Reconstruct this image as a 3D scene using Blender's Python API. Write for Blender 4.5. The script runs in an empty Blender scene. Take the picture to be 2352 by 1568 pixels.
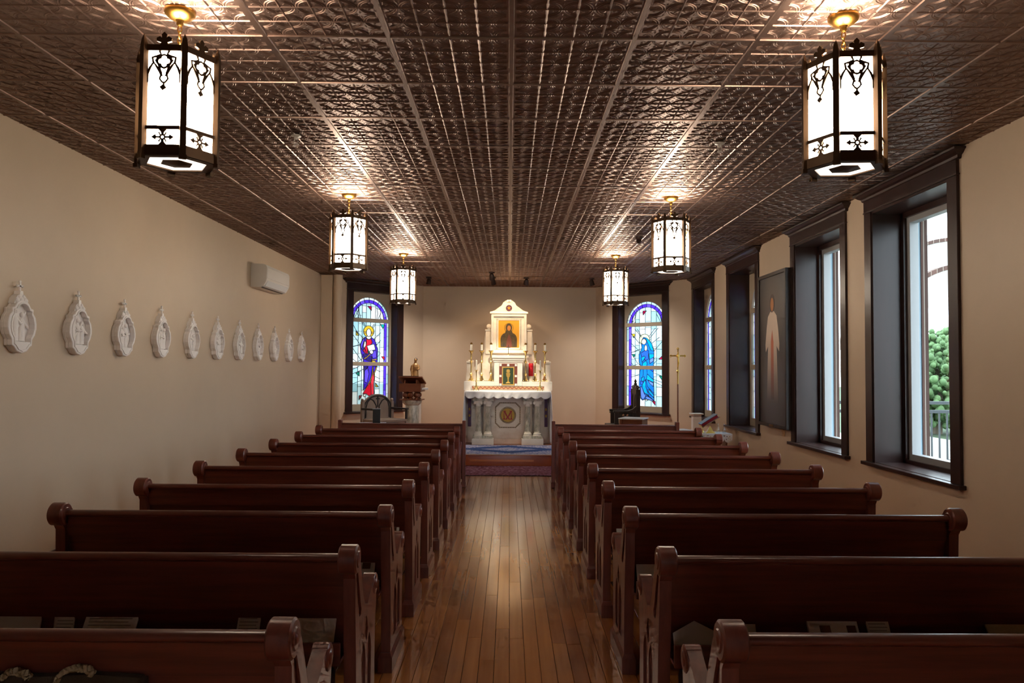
import bpy, bmesh, math, random
from math import sin, cos, pi, sqrt, radians, atan2, hypot
from mathutils import Vector, Matrix
from mathutils.geometry import delaunay_2d_cdt

random.seed(7)
SC = bpy.context.scene
COL = SC.collection

# ------------------------------------------------------------------ camera, world, exposure
EYE = Vector((0.0, 0.0, 1.55))
F_PX = 1740.0
pitch, yaw, roll = math.atan2(62, F_PX), math.atan2(6, F_PX), radians(0.4)
fw = Vector((sin(yaw) * cos(pitch), cos(yaw) * cos(pitch), sin(pitch)))
rt = fw.cross(Vector((0, 0, 1))).normalized()
up = rt.cross(fw)
r2 = rt * cos(roll) + up * sin(roll)
u2 = up * cos(roll) - rt * sin(roll)
cam = bpy.data.cameras.new('camera')
cam.sensor_width = 36.0
cam.lens = 36.0 * F_PX / 2352.0
cam.clip_start = 0.02
cam.clip_end = 300
camo = bpy.data.objects.new('camera', cam)
camo.matrix_world = Matrix(((r2.x, u2.x, -fw.x, EYE.x), (r2.y, u2.y, -fw.y, EYE.y), (r2.z, u2.z, -fw.z, EYE.z), (0, 0, 0, 1)))
COL.objects.link(camo)
SC.camera = camo

WORLD_STRENGTH = 2.6
w = bpy.data.worlds.new('sky')
w.use_nodes = True
w.node_tree.nodes['Background'].inputs[0].default_value = (0.80, 0.91, 1.0, 1)
w.node_tree.nodes['Background'].inputs[1].default_value = WORLD_STRENGTH
SC.world = w

LAMP_EMIT = 12.0        # lantern glass
BULB_W = 0.5           # bulb in the open top of each lantern
SPOT_W = 70.0         # each ceiling spotlight on the altar
SC.view_settings.view_transform = 'Standard'
SC.view_settings.look = 'None'
SC.view_settings.gamma = 1.0
SC.view_settings.use_curve_mapping = False
SC.view_settings.exposure = 1.75
SC.cycles.use_denoising = True
SC.cycles.use_adaptive_sampling = True
SC.cycles.adaptive_threshold = 0.05
SC.cycles.adaptive_min_samples = 12
SC.cycles.max_bounces = 8
SC.cycles.diffuse_bounces = 4
SC.cycles.glossy_bounces = 3
SC.cycles.transparent_max_bounces = 12
SC.cycles.sample_clamp_indirect = 4.0
SC.cycles.caustics_reflective = False
SC.cycles.caustics_refractive = False


# ------------------------------------------------------------------ material helpers
def lin(c):
    return tuple(((x / 255) / 12.92 if x / 255 <= 0.04045 else ((x / 255 + 0.055) / 1.055) ** 2.4) for x in c) + (1.0,)


MATS = {}


def newmat(name):
    m = bpy.data.materials.new(name)
    m.use_nodes = True
    MATS[name] = m
    return m, m.node_tree, m.node_tree.nodes['Principled BSDF']


def mat(name, c, rough=0.5, metal=0.0, spec=0.5, var=None, bump=None, coat=0.0, c2=None):
    """var=(scale, stretch xyz), c2 second colour, bump=(scale, strength)"""
    m, nt, b = newmat(name)
    N, L = nt.nodes, nt.links
    b.inputs['Base Color'].default_value = lin(c)
    b.inputs['Roughness'].default_value = rough
    b.inputs['Metallic'].default_value = metal
    b.inputs['Specular IOR Level'].default_value = spec
    b.inputs['Coat Weight'].default_value = coat
    b.inputs['Coat Roughness'].default_value = 0.15
    if var or bump:
        tc = N.new('ShaderNodeTexCoord')
    if var:
        mp = N.new('ShaderNodeMapping')
        mp.inputs['Scale'].default_value = var[1]
        nz = N.new('ShaderNodeTexNoise')
        nz.inputs['Scale'].default_value = var[0]
        nz.inputs['Detail'].default_value = 5
        nz.inputs['Roughness'].default_value = 0.6
        cr = N.new('ShaderNodeValToRGB')
        cr.color_ramp.elements[0].position = 0.32
        cr.color_ramp.elements[1].position = 0.68
        cr.color_ramp.elements[0].color = lin(c)
        cr.color_ramp.elements[1].color = lin(c2 or c)
        L.new(tc.outputs['Object'], mp.inputs[0])
        L.new(mp.outputs[0], nz.inputs['Vector'])
        L.new(nz.outputs[0], cr.inputs[0])
        L.new(cr.outputs[0], b.inputs['Base Color'])
    if bump:
        nb = N.new('ShaderNodeTexNoise')
        nb.inputs['Scale'].default_value = bump[0]
        nb.inputs['Detail'].default_value = 4
        bp = N.new('ShaderNodeBump')
        bp.inputs['Strength'].default_value = bump[1]
        bp.inputs['Distance'].default_value = 0.01
        L.new(tc.outputs['Object'], nb.inputs['Vector'])
        L.new(nb.outputs[0], bp.inputs['Height'])
        L.new(bp.outputs[0], b.inputs['Normal'])
    return m


def emit_mat(name, c, s):
    m, nt, b = newmat(name)
    b.inputs['Base Color'].default_value = (0.8, 0.8, 0.8, 1)
    b.inputs['Emission Color'].default_value = c
    b.inputs['Emission Strength'].default_value = s
    b.inputs['Roughness'].default_value = 0.4
    return m


def stained_mat(name, c):
    m, nt, b = newmat(name)
    N, L = nt.nodes, nt.links
    tr = N.new('ShaderNodeBsdfTranslucent')
    tp = N.new('ShaderNodeBsdfTransparent')
    gl = N.new('ShaderNodeBsdfGlossy')
    gl.inputs['Roughness'].default_value = 0.2
    gl.inputs['Color'].default_value = (0.5, 0.5, 0.5, 1)
    tc = N.new('ShaderNodeTexCoord')
    nz = N.new('ShaderNodeTexNoise')
    nz.inputs['Scale'].default_value = 5.0
    nz.inputs['Detail'].default_value = 3
    mx = N.new('ShaderNodeMix')
    mx.data_type = 'RGBA'
    col = lin(c)
    mx.inputs['A'].default_value = tuple(x * 0.44 for x in col[:3]) + (1,)
    mx.inputs['B'].default_value = tuple(min(1, x * 0.60) for x in col[:3]) + (1,)
    L.new(tc.outputs['Object'], nz.inputs['Vector'])
    L.new(nz.outputs[0], mx.inputs['Factor'])
    L.new(mx.outputs['Result'], tr.inputs[0])
    L.new(mx.outputs['Result'], tp.inputs[0])
    m1 = N.new('ShaderNodeMixShader')
    m1.inputs[0].default_value = 0.22
    L.new(tr.outputs[0], m1.inputs[1])
    L.new(tp.outputs[0], m1.inputs[2])
    m2 = N.new('ShaderNodeMixShader')
    m2.inputs[0].default_value = 0.04
    L.new(m1.outputs[0], m2.inputs[1])
    L.new(gl.outputs[0], m2.inputs[2])
    L.new(m2.outputs[0], N['Material Output'].inputs[0])
    return m


def clear_mat(name, gloss=0.08, tint=(1, 1, 1, 1)):
    m, nt, b = newmat(name)
    N, L = nt.nodes, nt.links
    tp = N.new('ShaderNodeBsdfTransparent')
    tp.inputs[0].default_value = tint
    gl = N.new('ShaderNodeBsdfGlossy')
    gl.inputs['Roughness'].default_value = 0.02
    mx = N.new('ShaderNodeMixShader')
    mx.inputs[0].default_value = gloss
    L.new(tp.outputs[0], mx.inputs[1])
    L.new(gl.outputs[0], mx.inputs[2])
    L.new(mx.outputs[0], N['Material Output'].inputs[0])
    return m


# ------------------------------------------------------------------ geometry helpers
AX_YZ = Matrix(((0, 0, 1, 0), (1, 0, 0, 0), (0, 1, 0, 0), (0, 0, 0, 1)))   # plate (a,b,c) -> y, z, x
AX_XZ = Matrix(((1, 0, 0, 0), (0, 0, 1, 0), (0, 1, 0, 0), (0, 0, 0, 1)))   # plate (a,b,c) -> x, z, y


def T(x, y, z):
    return Matrix.Translation((x, y, z))


def RZ(a):
    return Matrix.Rotation(a, 4, 'Z')


def RX(a):
    return Matrix.Rotation(a, 4, 'X')


def RY(a):
    return Matrix.Rotation(a, 4, 'Y')


def inside(p, loop):
    x, y = p
    c = False
    j = len(loop) - 1
    for i in range(len(loop)):
        xi, yi = loop[i]
        xj, yj = loop[j]
        if (yi > y) != (yj > y) and x < (xj - xi) * (y - yi) / (yj - yi) + xi:
            c = not c
        j = i
    return c


def arc(cx, cy, r, a0, a1, n, ry=None):
    ry = r if ry is None else ry
    return [(cx + r * cos(radians(a0 + (a1 - a0) * i / n)), cy + ry * sin(radians(a0 + (a1 - a0) * i / n))) for i in range(n + 1)]


def ell(cx, cy, rx, ry, n=16):
    return [(cx + rx * cos(2 * pi * i / n), cy + ry * sin(2 * pi * i / n)) for i in range(n)]


class MB:
    def __init__(s):
        s.v, s.f = [], []

    def add(s, vs, fs, M=None):
        o = len(s.v)
        s.v += [tuple(M @ Vector(p)) if M else tuple(p) for p in vs]
        s.f += [tuple(i + o for i in q) for q in fs]
        return s

    def box(s, x0, x1, y0, y1, z0, z1, M=None):
        return s.add([(x0, y0, z0), (x1, y0, z0), (x1, y1, z0), (x0, y1, z0), (x0, y0, z1), (x1, y0, z1), (x1, y1, z1), (x0, y1, z1)],
                     [(0, 3, 2, 1), (4, 5, 6, 7), (0, 1, 5, 4), (1, 2, 6, 5), (2, 3, 7, 6), (3, 0, 4, 7)], M)

    def lathe(s, prof, n=16, M=None, cap=True):
        vs, fs = [], []
        for r, z in prof:
            for i in range(n):
                a = 2 * pi * i / n
                vs.append((r * cos(a), r * sin(a), z))
        for k in range(len(prof) - 1):
            for i in range(n):
                j = (i + 1) % n
                fs.append((k * n + i, k * n + j, (k + 1) * n + j, (k + 1) * n + i))
        if cap:
            fs.append(tuple(range(n))[::-1])
            fs.append(tuple(range((len(prof) - 1) * n, len(prof) * n)))
        return s.add(vs, fs, M)

    def tube(s, path, r, n=8, M=None, closed=False):
        P = [Vector(p) for p in path]
        vs, fs = [], []
        m = len(P)
        for k in range(m):
            if closed:
                d = P[(k + 1) % m] - P[k - 1]
            else:
                d = P[min(k + 1, m - 1)] - P[max(k - 1, 0)]
            d.normalize()
            ref = Vector((0, 0, 1)) if abs(d.z) < 0.9 else Vector((1, 0, 0))
            a = d.cross(ref).normalized()
            b = d.cross(a)
            rr = r[k] if isinstance(r, (list, tuple)) else r
            for i in range(n):
                t = 2 * pi * i / n
                vs.append(P[k] + a * rr * cos(t) + b * rr * sin(t))
        for k in range(m if closed else m - 1):
            k2 = (k + 1) % m
            for i in range(n):
                j = (i + 1) % n
                fs.append((k * n + i, k * n + j, k2 * n + j, k2 * n + i))
        if not closed:
            fs.append(tuple(range(n))[::-1])
            fs.append(tuple(range((m - 1) * n, m * n)))
        return s.add(vs, fs, M)

    def plate(s, loops, t, M=None, t0=0.0):
        """extrude a 2D outline (first loop) with holes (other loops) from c=t0 to c=t"""
        pts, edges = [], []
        for lp in loops:
            o = len(pts)
            pts += [Vector(p) for p in lp]
            edges += [(o + i, o + (i + 1) % len(lp)) for i in range(len(lp))]
        if len(loops) == 1 and len(pts) <= 4:
            vo, tris = pts, [tuple(range(len(pts)))]
        else:
            vo, eo, fo, _, _, _ = delaunay_2d_cdt(pts, edges, [], 0, 1e-6)
            tris = []
            for q in fo:
                c = sum((vo[i] for i in q), Vector((0, 0))) / len(q)
                if sum(inside(c, lp) for lp in loops) % 2 == 1:
                    tris.append(tuple(q))
        n = len(vo)
        vs = [(p[0], p[1], t0) for p in vo] + [(p[0], p[1], t) for p in vo]
        cnt = {}
        for q in tris:
            for i in range(len(q)):
                a, b = q[i], q[(i + 1) % len(q)]
                cnt.setdefault((min(a, b), max(a, b)), []).append((a, b))
        fs = [q[::-1] for q in tris] + [tuple(i + n for i in q) for q in tris]
        for k, e in cnt.items():
            if len(e) == 1:
                a, b = e[0]
                fs.append((a, b, b + n, a + n))
        return s.add(vs, fs, M)

    def strip(s, path, wd, t, M=None, t0=0.0, closed=False):
        """flat bar of width wd following a 2D path, extruded t0..t"""
        P = [Vector(p) for p in path]
        m = len(P)
        L_, R_ = [], []
        for k in range(m):
            if closed:
                d = P[(k + 1) % m] - P[k - 1]
            else:
                d = P[min(k + 1, m - 1)] - P[max(k - 1, 0)]
            if d.length < 1e-9:
                d = Vector((1, 0))
            d.normalize()
            nn = Vector((-d.y, d.x)) * wd / 2
            L_.append(P[k] + nn)
            R_.append(P[k] - nn)
        vs = []
        for k in range(m):
            vs += [(R_[k].x, R_[k].y, t0), (L_[k].x, L_[k].y, t0), (L_[k].x, L_[k].y, t), (R_[k].x, R_[k].y, t)]
        fs = []
        for k in range(m if closed else m - 1):
            a, b = 4 * k, 4 * ((k + 1) % m)
            for i in range(4):
                j = (i + 1) % 4
                fs.append((a + i, a + j, b + j, b + i))
        if not closed:
            fs += [(0, 1, 2, 3), (4 * m - 4, 4 * m - 1, 4 * m - 2, 4 * m - 3)]
        return s.add(vs, fs, M)

    def sph(s, c, r, n=10, M=None):
        rx, ry, rz = r if isinstance(r, (list, tuple)) else (r, r, r)
        vs, fs = [], []
        h = max(4, n // 2 + 1)
        vs.append((c[0], c[1], c[2] - rz))
        for k in range(1, h):
            ph = -pi / 2 + pi * k / h
            for i in range(n):
                a = 2 * pi * i / n
                vs.append((c[0] + rx * cos(ph) * cos(a), c[1] + ry * cos(ph) * sin(a), c[2] + rz * sin(ph)))
        vs.append((c[0], c[1], c[2] + rz))
        top = len(vs) - 1
        for i in range(n):
            j = (i + 1) % n
            fs.append((0, 1 + j, 1 + i))
            fs.append((top, 1 + (h - 2) * n + i, 1 + (h - 2) * n + j))
            for k in range(h - 2):
                fs.append((1 + k * n + i, 1 + k * n + j, 1 + (k + 1) * n + j, 1 + (k + 1) * n + i))
        return s.add(vs, fs, M)

    def mesh(s, name, bevel=0.0, smooth=None, seg=2, weld=False, recalc=True):
        me = bpy.data.meshes.new(name)
        me.from_pydata(s.v, [], s.f)
        bm = bmesh.new()
        bm.from_mesh(me)
        if weld:
            bmesh.ops.remove_doubles(bm, verts=bm.verts, dist=1e-5)
        if recalc:
            bmesh.ops.recalc_face_normals(bm, faces=bm.faces)
        if bevel:
            ed = [e for e in bm.edges if len(e.link_faces) == 2 and e.calc_face_angle(0) > radians(35)]
            bmesh.ops.bevel(bm, geom=ed, offset=bevel, segments=seg, affect='EDGES', clamp_overlap=True, profile=0.5)
        bm.to_mesh(me)
        bm.free()
        if smooth:
            me.shade_smooth()
            me.set_sharp_from_angle(angle=radians(smooth))
        return me

    def build(s, name, m, parent=None, bevel=0.0, smooth=None, loc=None, rot=None, seg=2, weld=False, recalc=True):
        me = s.mesh(name, bevel, smooth, seg, weld, recalc)
        return place(name, me, m, parent, loc, rot)


def place(name, me, m, parent=None, loc=None, rot=None):
    if m is not None:
        mm = MATS[m] if isinstance(m, str) else m
        if len(me.materials) == 0:
            me.materials.append(mm)
    o = bpy.data.objects.new(name, me)
    COL.objects.link(o)
    if parent:
        o.parent = parent
    if loc:
        o.location = loc
    if rot:
        o.rotation_euler = rot
    return o


def tag(o, label, cat=None, group=None, kind=None):
    if label:
        o['label'] = label
    if cat:
        o['category'] = cat
    if group:
        o['group'] = group
    if kind:
        o['kind'] = kind
    return o


def empty(name, loc=(0, 0, 0), rz=0.0, label=None, cat=None, group=None, kind=None):
    o = bpy.data.objects.new(name, None)
    o.empty_display_size = 0.1
    COL.objects.link(o)
    o.location = loc
    o.rotation_euler = (0, 0, rz)
    return tag(o, label, cat, group, kind)


KIDS = {}


def copy_tree(o, parent=None):
    c = o.copy()
    COL.objects.link(c)
    c.parent = parent
    for ch in list(o.children):
        copy_tree(ch, c)
    return c


def struct(o):
    o['kind'] = 'structure'
    return o


# ------------------------------------------------------------------ materials
mat('wall_paint', (206, 184, 160), 0.5, bump=(90, 0.05), var=(1.2, (1, 1, 1)), c2=(200, 178, 154))
mat('ceiling_tin', (134, 111, 100), 0.40, 0.95, 0.6, bump=(160, 0.05))
mat('window_wood', (52, 31, 28), 0.34, spec=0.3, coat=0.05, var=(6, (1, 1, 0.15)), c2=(42, 25, 23))
mat('pew_wood', (122, 60, 45), 0.34, coat=0.2, var=(5, (0.35, 6, 6)), c2=(82, 38, 29), bump=(60, 0.03))
mat('pew_end_wood', (122, 60, 46), 0.36, spec=0.4, coat=0.18, var=(7, (3, 3, 0.5)), c2=(88, 40, 30))
mat('baseboard_wood', (62, 34, 28), 0.35, coat=0.3)
mat('kneeler_vinyl', (30, 24, 26), 0.4)
mat('kneeler_metal', (150, 138, 120), 0.4, 0.6)
mat('step_wood', (176, 88, 42), 0.22, coat=0.5, var=(3, (0.3, 3, 3)), c2=(150, 70, 32))
mat('step_wood_light', (206, 120, 58), 0.22, coat=0.5)
mat('seam_dark', (20, 12, 8), 0.9)
mat('bronze', (84, 62, 42), 0.42, 0.6)
mat('brass', (228, 200, 128), 0.26, 1.0)
mat('old_brass', (150, 112, 52), 0.33, 1.0)
mat('gold', (232, 192, 104), 0.34, 0.75)
mat('frame_grey', (150, 150, 152), 0.4)
mat('frame_white', (206, 208, 210), 0.4)
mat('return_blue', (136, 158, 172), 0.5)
mat('board_beige', (172, 156, 136), 0.6)
mat('plaster_white', (242, 236, 234), 0.6, bump=(60, 0.1))
mat('ac_white', (214, 208, 202), 0.35)
mat('ac_dark', (60, 60, 60), 0.5)
mat('marble', (226, 218, 206), 0.28, var=(4, (1, 1, 1.6)), c2=(240, 234, 224), coat=0.2)
mat('marble_warm', (214, 196, 174), 0.3, var=(5, (1, 1, 1.5)), c2=(232, 222, 206), coat=0.2)
mat('marble_veined', (140, 138, 122), 0.3, var=(11, (1.4, 1.4, 0.7)), c2=(230, 222, 206), coat=0.2)
mat('linen', (236, 236, 240), 0.75, bump=(40, 0.05))
mat('candle_wax', (236, 230, 214), 0.45)
mat('mosaic_red', (150, 34, 40), 0.4)
mat('mosaic_tan', (206, 168, 120), 0.4)
mat('mosaic_grey', (92, 92, 84), 0.4)
mat('mosaic_gold', (176, 136, 56), 0.35, 0.4)
mat('mosaic_brown', (120, 66, 54), 0.4)
mat('mosaic_violet', (62, 52, 130), 0.4, var=(60, (1, 1, 1)), c2=(120, 60, 60))
mat('mosaic_plum', (74, 36, 66), 0.4)
mat('mosaic_white', (232, 230, 226), 0.4)
mat('door_green', (52, 70, 46), 0.35)
mat('icon_gold', (226, 168, 52), 0.4, 0.25)
mat('icon_dark', (52, 48, 40), 0.5, var=(24, (1, 1, 1)), c2=(98, 78, 44))
mat('icon_flesh', (196, 126, 60), 0.5)
mat('paint_umber', (74, 54, 42), 0.5)
mat('red_glass', (190, 10, 26), 0.15, spec=0.6, coat=0.4)
mat('dark_oak', (48, 34, 28), 0.45, var=(14, (1, 1, 0.4)), c2=(30, 21, 18))
mat('grey_oak', (160, 138, 122), 0.4, var=(10, (1, 1, 0.4)), c2=(140, 120, 106))
mat('brown_wood', (122, 66, 36), 0.35, var=(6, (1, 1, 0.4)), c2=(104, 54, 30))
mat('ambo_wood', (132, 74, 46), 0.35, var=(6, (0.5, 1, 1)), c2=(110, 58, 36))
mat('black_plastic', (16, 20, 24), 0.35)
mat('paper', (240, 238, 234), 0.8)
mat('paper_grey', (214, 210, 206), 0.8)
mat('print_brown', (96, 66, 46), 0.8)
mat('print_grey', (150, 148, 146), 0.8)
mat('book_red', (150, 20, 40), 0.4)
mat('book_cover', (96, 130, 170), 0.3)
mat('rope', (172, 150, 116), 0.9, bump=(90, 0.6))
mat('bag_cloth', (58, 40, 22), 0.9, bump=(120, 0.4))
mat('statue_gold', (190, 146, 92), 0.4, 0.35, var=(14, (1, 1, 1)), c2=(150, 104, 62))
mat('sprinkler_white', (196, 190, 184), 0.4)
mat('detector_dark', (56, 32, 26), 0.5)
mat('black_iron', (40, 46, 50), 0.5)
mat('plaster_outside', (190, 190, 186), 0.7)
mat('lawn', (46, 66, 36), 0.9, var=(3, (1, 1, 1)), c2=(60, 80, 46))
mat('leaf', (58, 84, 50), 0.8, var=(3, (1, 1, 1)), c2=(92, 120, 74))
mat('bark', (90, 80, 66), 0.9)
mat('deck_stone', (128, 126, 120), 0.8)
mat('rug_dark', (40, 24, 40), 0.95)
mat('wax_black', (26, 18, 14), 0.6)
mat('lead', (52, 60, 66), 0.5, 0.3)
clear_mat('window_glass', 0.07, (0.97, 1.0, 1.0, 1))
clear_mat('clear_side', 0.0)
clear_mat('cruet_glass', 0.25, (0.92, 0.95, 0.96, 1))
emit_mat('lantern_glass', (1.0, 0.83, 0.64, 1), LAMP_EMIT)
emit_mat('lantern_bottom_glass', (1.0, 0.86, 0.72, 1), 1.1)
emit_mat('spot_lens', (1.0, 0.9, 0.75, 1), 3.0)


def plank_mat():
    m, nt, b = newmat('plank_wood')
    N, L = nt.nodes, nt.links
    at = N.new('ShaderNodeAttribute')
    at.attribute_name = 'rnd'
    tc = N.new('ShaderNodeTexCoord')
    ge = N.new('ShaderNodeNewGeometry')
    mp = N.new('ShaderNodeMapping')
    mp.inputs['Scale'].default_value = (30, 1.2, 30)
    ad = N.new('ShaderNodeVectorMath')
    cb = N.new('ShaderNodeCombineXYZ')
    mu = N.new('ShaderNodeMath')
    mu.operation = 'MULTIPLY'
    mu.inputs[1].default_value = 40
    L.new(at.outputs['Fac'], mu.inputs[0])
    L.new(mu.outputs[0], cb.inputs[1])
    L.new(ge.outputs['Position'], ad.inputs[0])
    L.new(cb.outputs[0], ad.inputs[1])
    L.new(ad.outputs[0], mp.inputs[0])
    nz = N.new('ShaderNodeTexNoise')
    nz.inputs['Scale'].default_value = 1.0
    nz.inputs['Detail'].default_value = 5
    L.new(mp.outputs[0], nz.inputs['Vector'])
    mx = N.new('ShaderNodeMath')
    mx.operation = 'MULTIPLY_ADD'
    mx.inputs[1].default_value = 0.55
    L.new(nz.outputs[0], mx.inputs[0])
    m2 = N.new('ShaderNodeMath')
    m2.operation = 'MULTIPLY'
    m2.inputs[1].default_value = 0.5
    L.new(at.outputs['Fac'], m2.inputs[0])
    L.new(m2.outputs[0], mx.inputs[2])
    cr = N.new('ShaderNodeValToRGB')
    e = cr.color_ramp.elements
    e[0].position, e[0].color = 0.12, lin((150, 80, 34))
    e[1].position, e[1].color = 0.85, lin((212, 138, 70))
    L.new(mx.outputs[0], cr.inputs[0])
    L.new(cr.outputs[0], b.inputs['Base Color'])
    b.inputs['Roughness'].default_value = 0.20
    b.inputs['Coat Weight'].default_value = 0.7
    b.inputs['Coat Roughness'].default_value = 0.12
    nb = N.new('ShaderNodeTexNoise')
    nb.inputs['Scale'].default_value = 7
    bp = N.new('ShaderNodeBump')
    bp.inputs['Strength'].default_value = 0.02
    bp.inputs['Distance'].default_value = 0.02
    L.new(ge.outputs['Position'], nb.inputs['Vector'])
    L.new(nb.outputs[0], bp.inputs['Height'])
    L.new(bp.outputs[0], b.inputs['Normal'])
    return m


def rug_mat(name, kind):
    m, nt, b = newmat(name)
    N, L = nt.nodes, nt.links
    tc = N.new('ShaderNodeTexCoord')
    b.inputs['Roughness'].default_value = 0.95
    nz = N.new('ShaderNodeTexNoise')
    nz.inputs['Scale'].default_value = 30 if kind == 'blue' else 26
    nz.inputs['Detail'].default_value = 3
    L.new(tc.outputs['Object'], nz.inputs['Vector'])
    cr = N.new('ShaderNodeValToRGB')
    e = cr.color_ramp.elements
    if kind == 'blue':
        e[0].position, e[0].color = 0.40, lin((96, 104, 160))
        e[1].position, e[1].color = 0.62, lin((186, 180, 190))
        L.new(nz.outputs[0], cr.inputs[0])
        sp = N.new('ShaderNodeSeparateXYZ')
        L.new(tc.outputs['Object'], sp.inputs[0])

        def ring(rx, ry, wob):
            a = N.new('ShaderNodeMath'); a.operation = 'DIVIDE'; a.inputs[1].default_value = rx
            c = N.new('ShaderNodeMath'); c.operation = 'DIVIDE'; c.inputs[1].default_value = ry
            L.new(sp.outputs[0], a.inputs[0]); L.new(sp.outputs[1], c.inputs[0])
            a1 = N.new('ShaderNodeMath'); a1.operation = 'ABSOLUTE'; L.new(a.outputs[0], a1.inputs[0])
            c1 = N.new('ShaderNodeMath'); c1.operation = 'ABSOLUTE'; L.new(c.outputs[0], c1.inputs[0])
            s1 = N.new('ShaderNodeMath'); s1.operation = 'ADD'; L.new(a1.outputs[0], s1.inputs[0]); L.new(c1.outputs[0], s1.inputs[1])
            s2 = N.new('ShaderNodeMath'); s2.operation = 'MULTIPLY_ADD'; s2.inputs[1].default_value = wob
            L.new(nz.outputs[0], s2.inputs[0]); L.new(s1.outputs[0], s2.inputs[2])
            lt = N.new('ShaderNodeMath'); lt.operation = 'LESS_THAN'; lt.inputs[1].default_value = 1.0 + wob * 0.5
            L.new(s2.outputs[0], lt.inputs[0])
            return lt
        outer, inner = ring(0.92, 0.62, 0.5), ring(0.5, 0.30, 0.8)
        mx = N.new('ShaderNodeMix'); mx.data_type = 'RGBA'
        L.new(outer.outputs[0], mx.inputs['Factor']); L.new(cr.outputs[0], mx.inputs['A'])
        mx.inputs['B'].default_value = lin((28, 62, 120))
        mx2 = N.new('ShaderNodeMix'); mx2.data_type = 'RGBA'
        L.new(inner.outputs[0], mx2.inputs['Factor']); L.new(mx.outputs['Result'], mx2.inputs['A'])
        L.new(cr.outputs[0], mx2.inputs['B'])
        L.new(mx2.outputs['Result'], b.inputs['Base Color'])
    else:
        e[0].position, e[0].color = 0.46, lin((104, 30, 52))
        e[1].position, e[1].color = 0.58, lin((160, 110, 130))
        L.new(nz.outputs[0], cr.inputs[0])
        L.new(cr.outputs[0], b.inputs['Base Color'])
    return m


def painting_mat():
    """plain generic stand-in: dark slate ground, soft pale upright form with a warm streak"""
    m, nt, b = newmat('painted_canvas')
    N, L = nt.nodes, nt.links
    tc = N.new('ShaderNodeTexCoord')
    b.inputs['Roughness'].default_value = 0.45
    col = None

    def blob(cx, cz, rx, rz):
        mp = N.new('ShaderNodeMapping')
        mp.vector_type = 'POINT'
        mp.inputs['Location'].default_value = (-cx / rx, 0, -cz / rz)
        mp.inputs['Scale'].default_value = (1 / rx, 0, 1 / rz)
        L.new(tc.outputs['Object'], mp.inputs[0])
        g = N.new('ShaderNodeTexGradient')
        g.gradient_type = 'SPHERICAL'
        L.new(mp.outputs[0], g.inputs[0])
        p = N.new('ShaderNodeMath'); p.operation = 'POWER'; p.inputs[1].default_value = 0.6
        L.new(g.outputs['Fac'], p.inputs[0])
        return p
    prev = None
    base = lin((62, 58, 58))
    for (cx, cz, rx, rz, c) in [(0.0, 1.45, 0.42, 0.50, (104, 90, 80)), (0.0, 0.45, 0.40, 0.60, (92, 92, 98))]:
        bl = blob(cx, cz, rx, rz)
        mx = N.new('ShaderNodeMix'); mx.data_type = 'RGBA'
        L.new(bl.outputs[0], mx.inputs['Factor'])
        if prev is None:
            mx.inputs['A'].default_value = base
        else:
            L.new(prev.outputs['Result'], mx.inputs['A'])
        mx.inputs['B'].default_value = lin(c)
        prev = mx
    L.new(prev.outputs['Result'], b.inputs['Base Color'])
    return m


def fade_mat(name, top, bottom, z0, z1):
    m, nt, b = newmat(name)
    N, L = nt.nodes, nt.links
    tc = N.new('ShaderNodeTexCoord')
    sp = N.new('ShaderNodeSeparateXYZ')
    mr = N.new('ShaderNodeMapRange')
    mr.inputs['From Min'].default_value = z0
    mr.inputs['From Max'].default_value = z1
    cr = N.new('ShaderNodeValToRGB')
    cr.color_ramp.elements[0].color = lin(bottom)
    cr.color_ramp.elements[1].color = lin(top)
    L.new(tc.outputs['Object'], sp.inputs[0])
    L.new(sp.outputs[2], mr.inputs[0])
    L.new(mr.outputs[0], cr.inputs[0])
    L.new(cr.outputs[0], b.inputs['Base Color'])
    b.inputs['Roughness'].default_value = 0.5
    return m


def brick_mat():
    m, nt, b = newmat('brick')
    N, L = nt.nodes, nt.links
    tc = N.new('ShaderNodeTexCoord')
    br = N.new('ShaderNodeTexBrick')
    br.inputs['Scale'].default_value = 4.5
    br.inputs['Color1'].default_value = lin((88, 60, 52))
    br.inputs['Color2'].default_value = lin((70, 50, 44))
    br.inputs['Mortar'].default_value = lin((150, 140, 130))
    L.new(tc.outputs['Object'], br.inputs['Vector'])
    L.new(br.outputs['Color'], b.inputs['Base Color'])
    b.inputs['Roughness'].default_value = 0.9
    return m


plank_mat()
rug_mat('rug_blue', 'blue')
rug_mat('rug_red', 'red')
painting_mat()
fade_mat('paint_cream', (236, 214, 196), (84, 82, 86), 0.28, 1.15)
fade_mat('paint_rose', (214, 124, 94), (92, 84, 86), 0.34, 1.0)
brick_mat()

# ------------------------------------------------------------------ room shell
XL, XR, YB, YF, HC = -3.37, 3.33, 15.33, -1.40, 3.21
XC = 1.75                       # half width of the back wall; 45 degree walls join it to the side walls
WZ0, WZ1 = 0.72, 3.01           # window opening

fl = MB().box(XL - 0.3, XR + 0.7, YF - 0.2, YB + 0.4, -0.12, -0.012).build('floor', 'seam_dark')
struct(fl)


def plank(mb, x0, x1, y0, y1):
    b = 0.0016
    vs = [(x0, y0, -0.012), (x1, y0, -0.012), (x1, y1, -0.012), (x0, y1, -0.012),
          (x0, y0, -b), (x1, y0, -b), (x1, y1, -b), (x0, y1, -b),
          (x0 + b, y0 + b, 0), (x1 - b, y0 + b, 0), (x1 - b, y1 - b, 0), (x0 + b, y1 - b, 0)]
    fs = [(0, 1, 5, 4), (1, 2, 6, 5), (2, 3, 7, 6), (3, 0, 4, 7), (4, 5, 9, 8), (5, 6, 10, 9), (6, 7, 11, 10), (7, 4, 8, 11), (8, 9, 10, 11)]
    mb.add(vs, fs)


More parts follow.
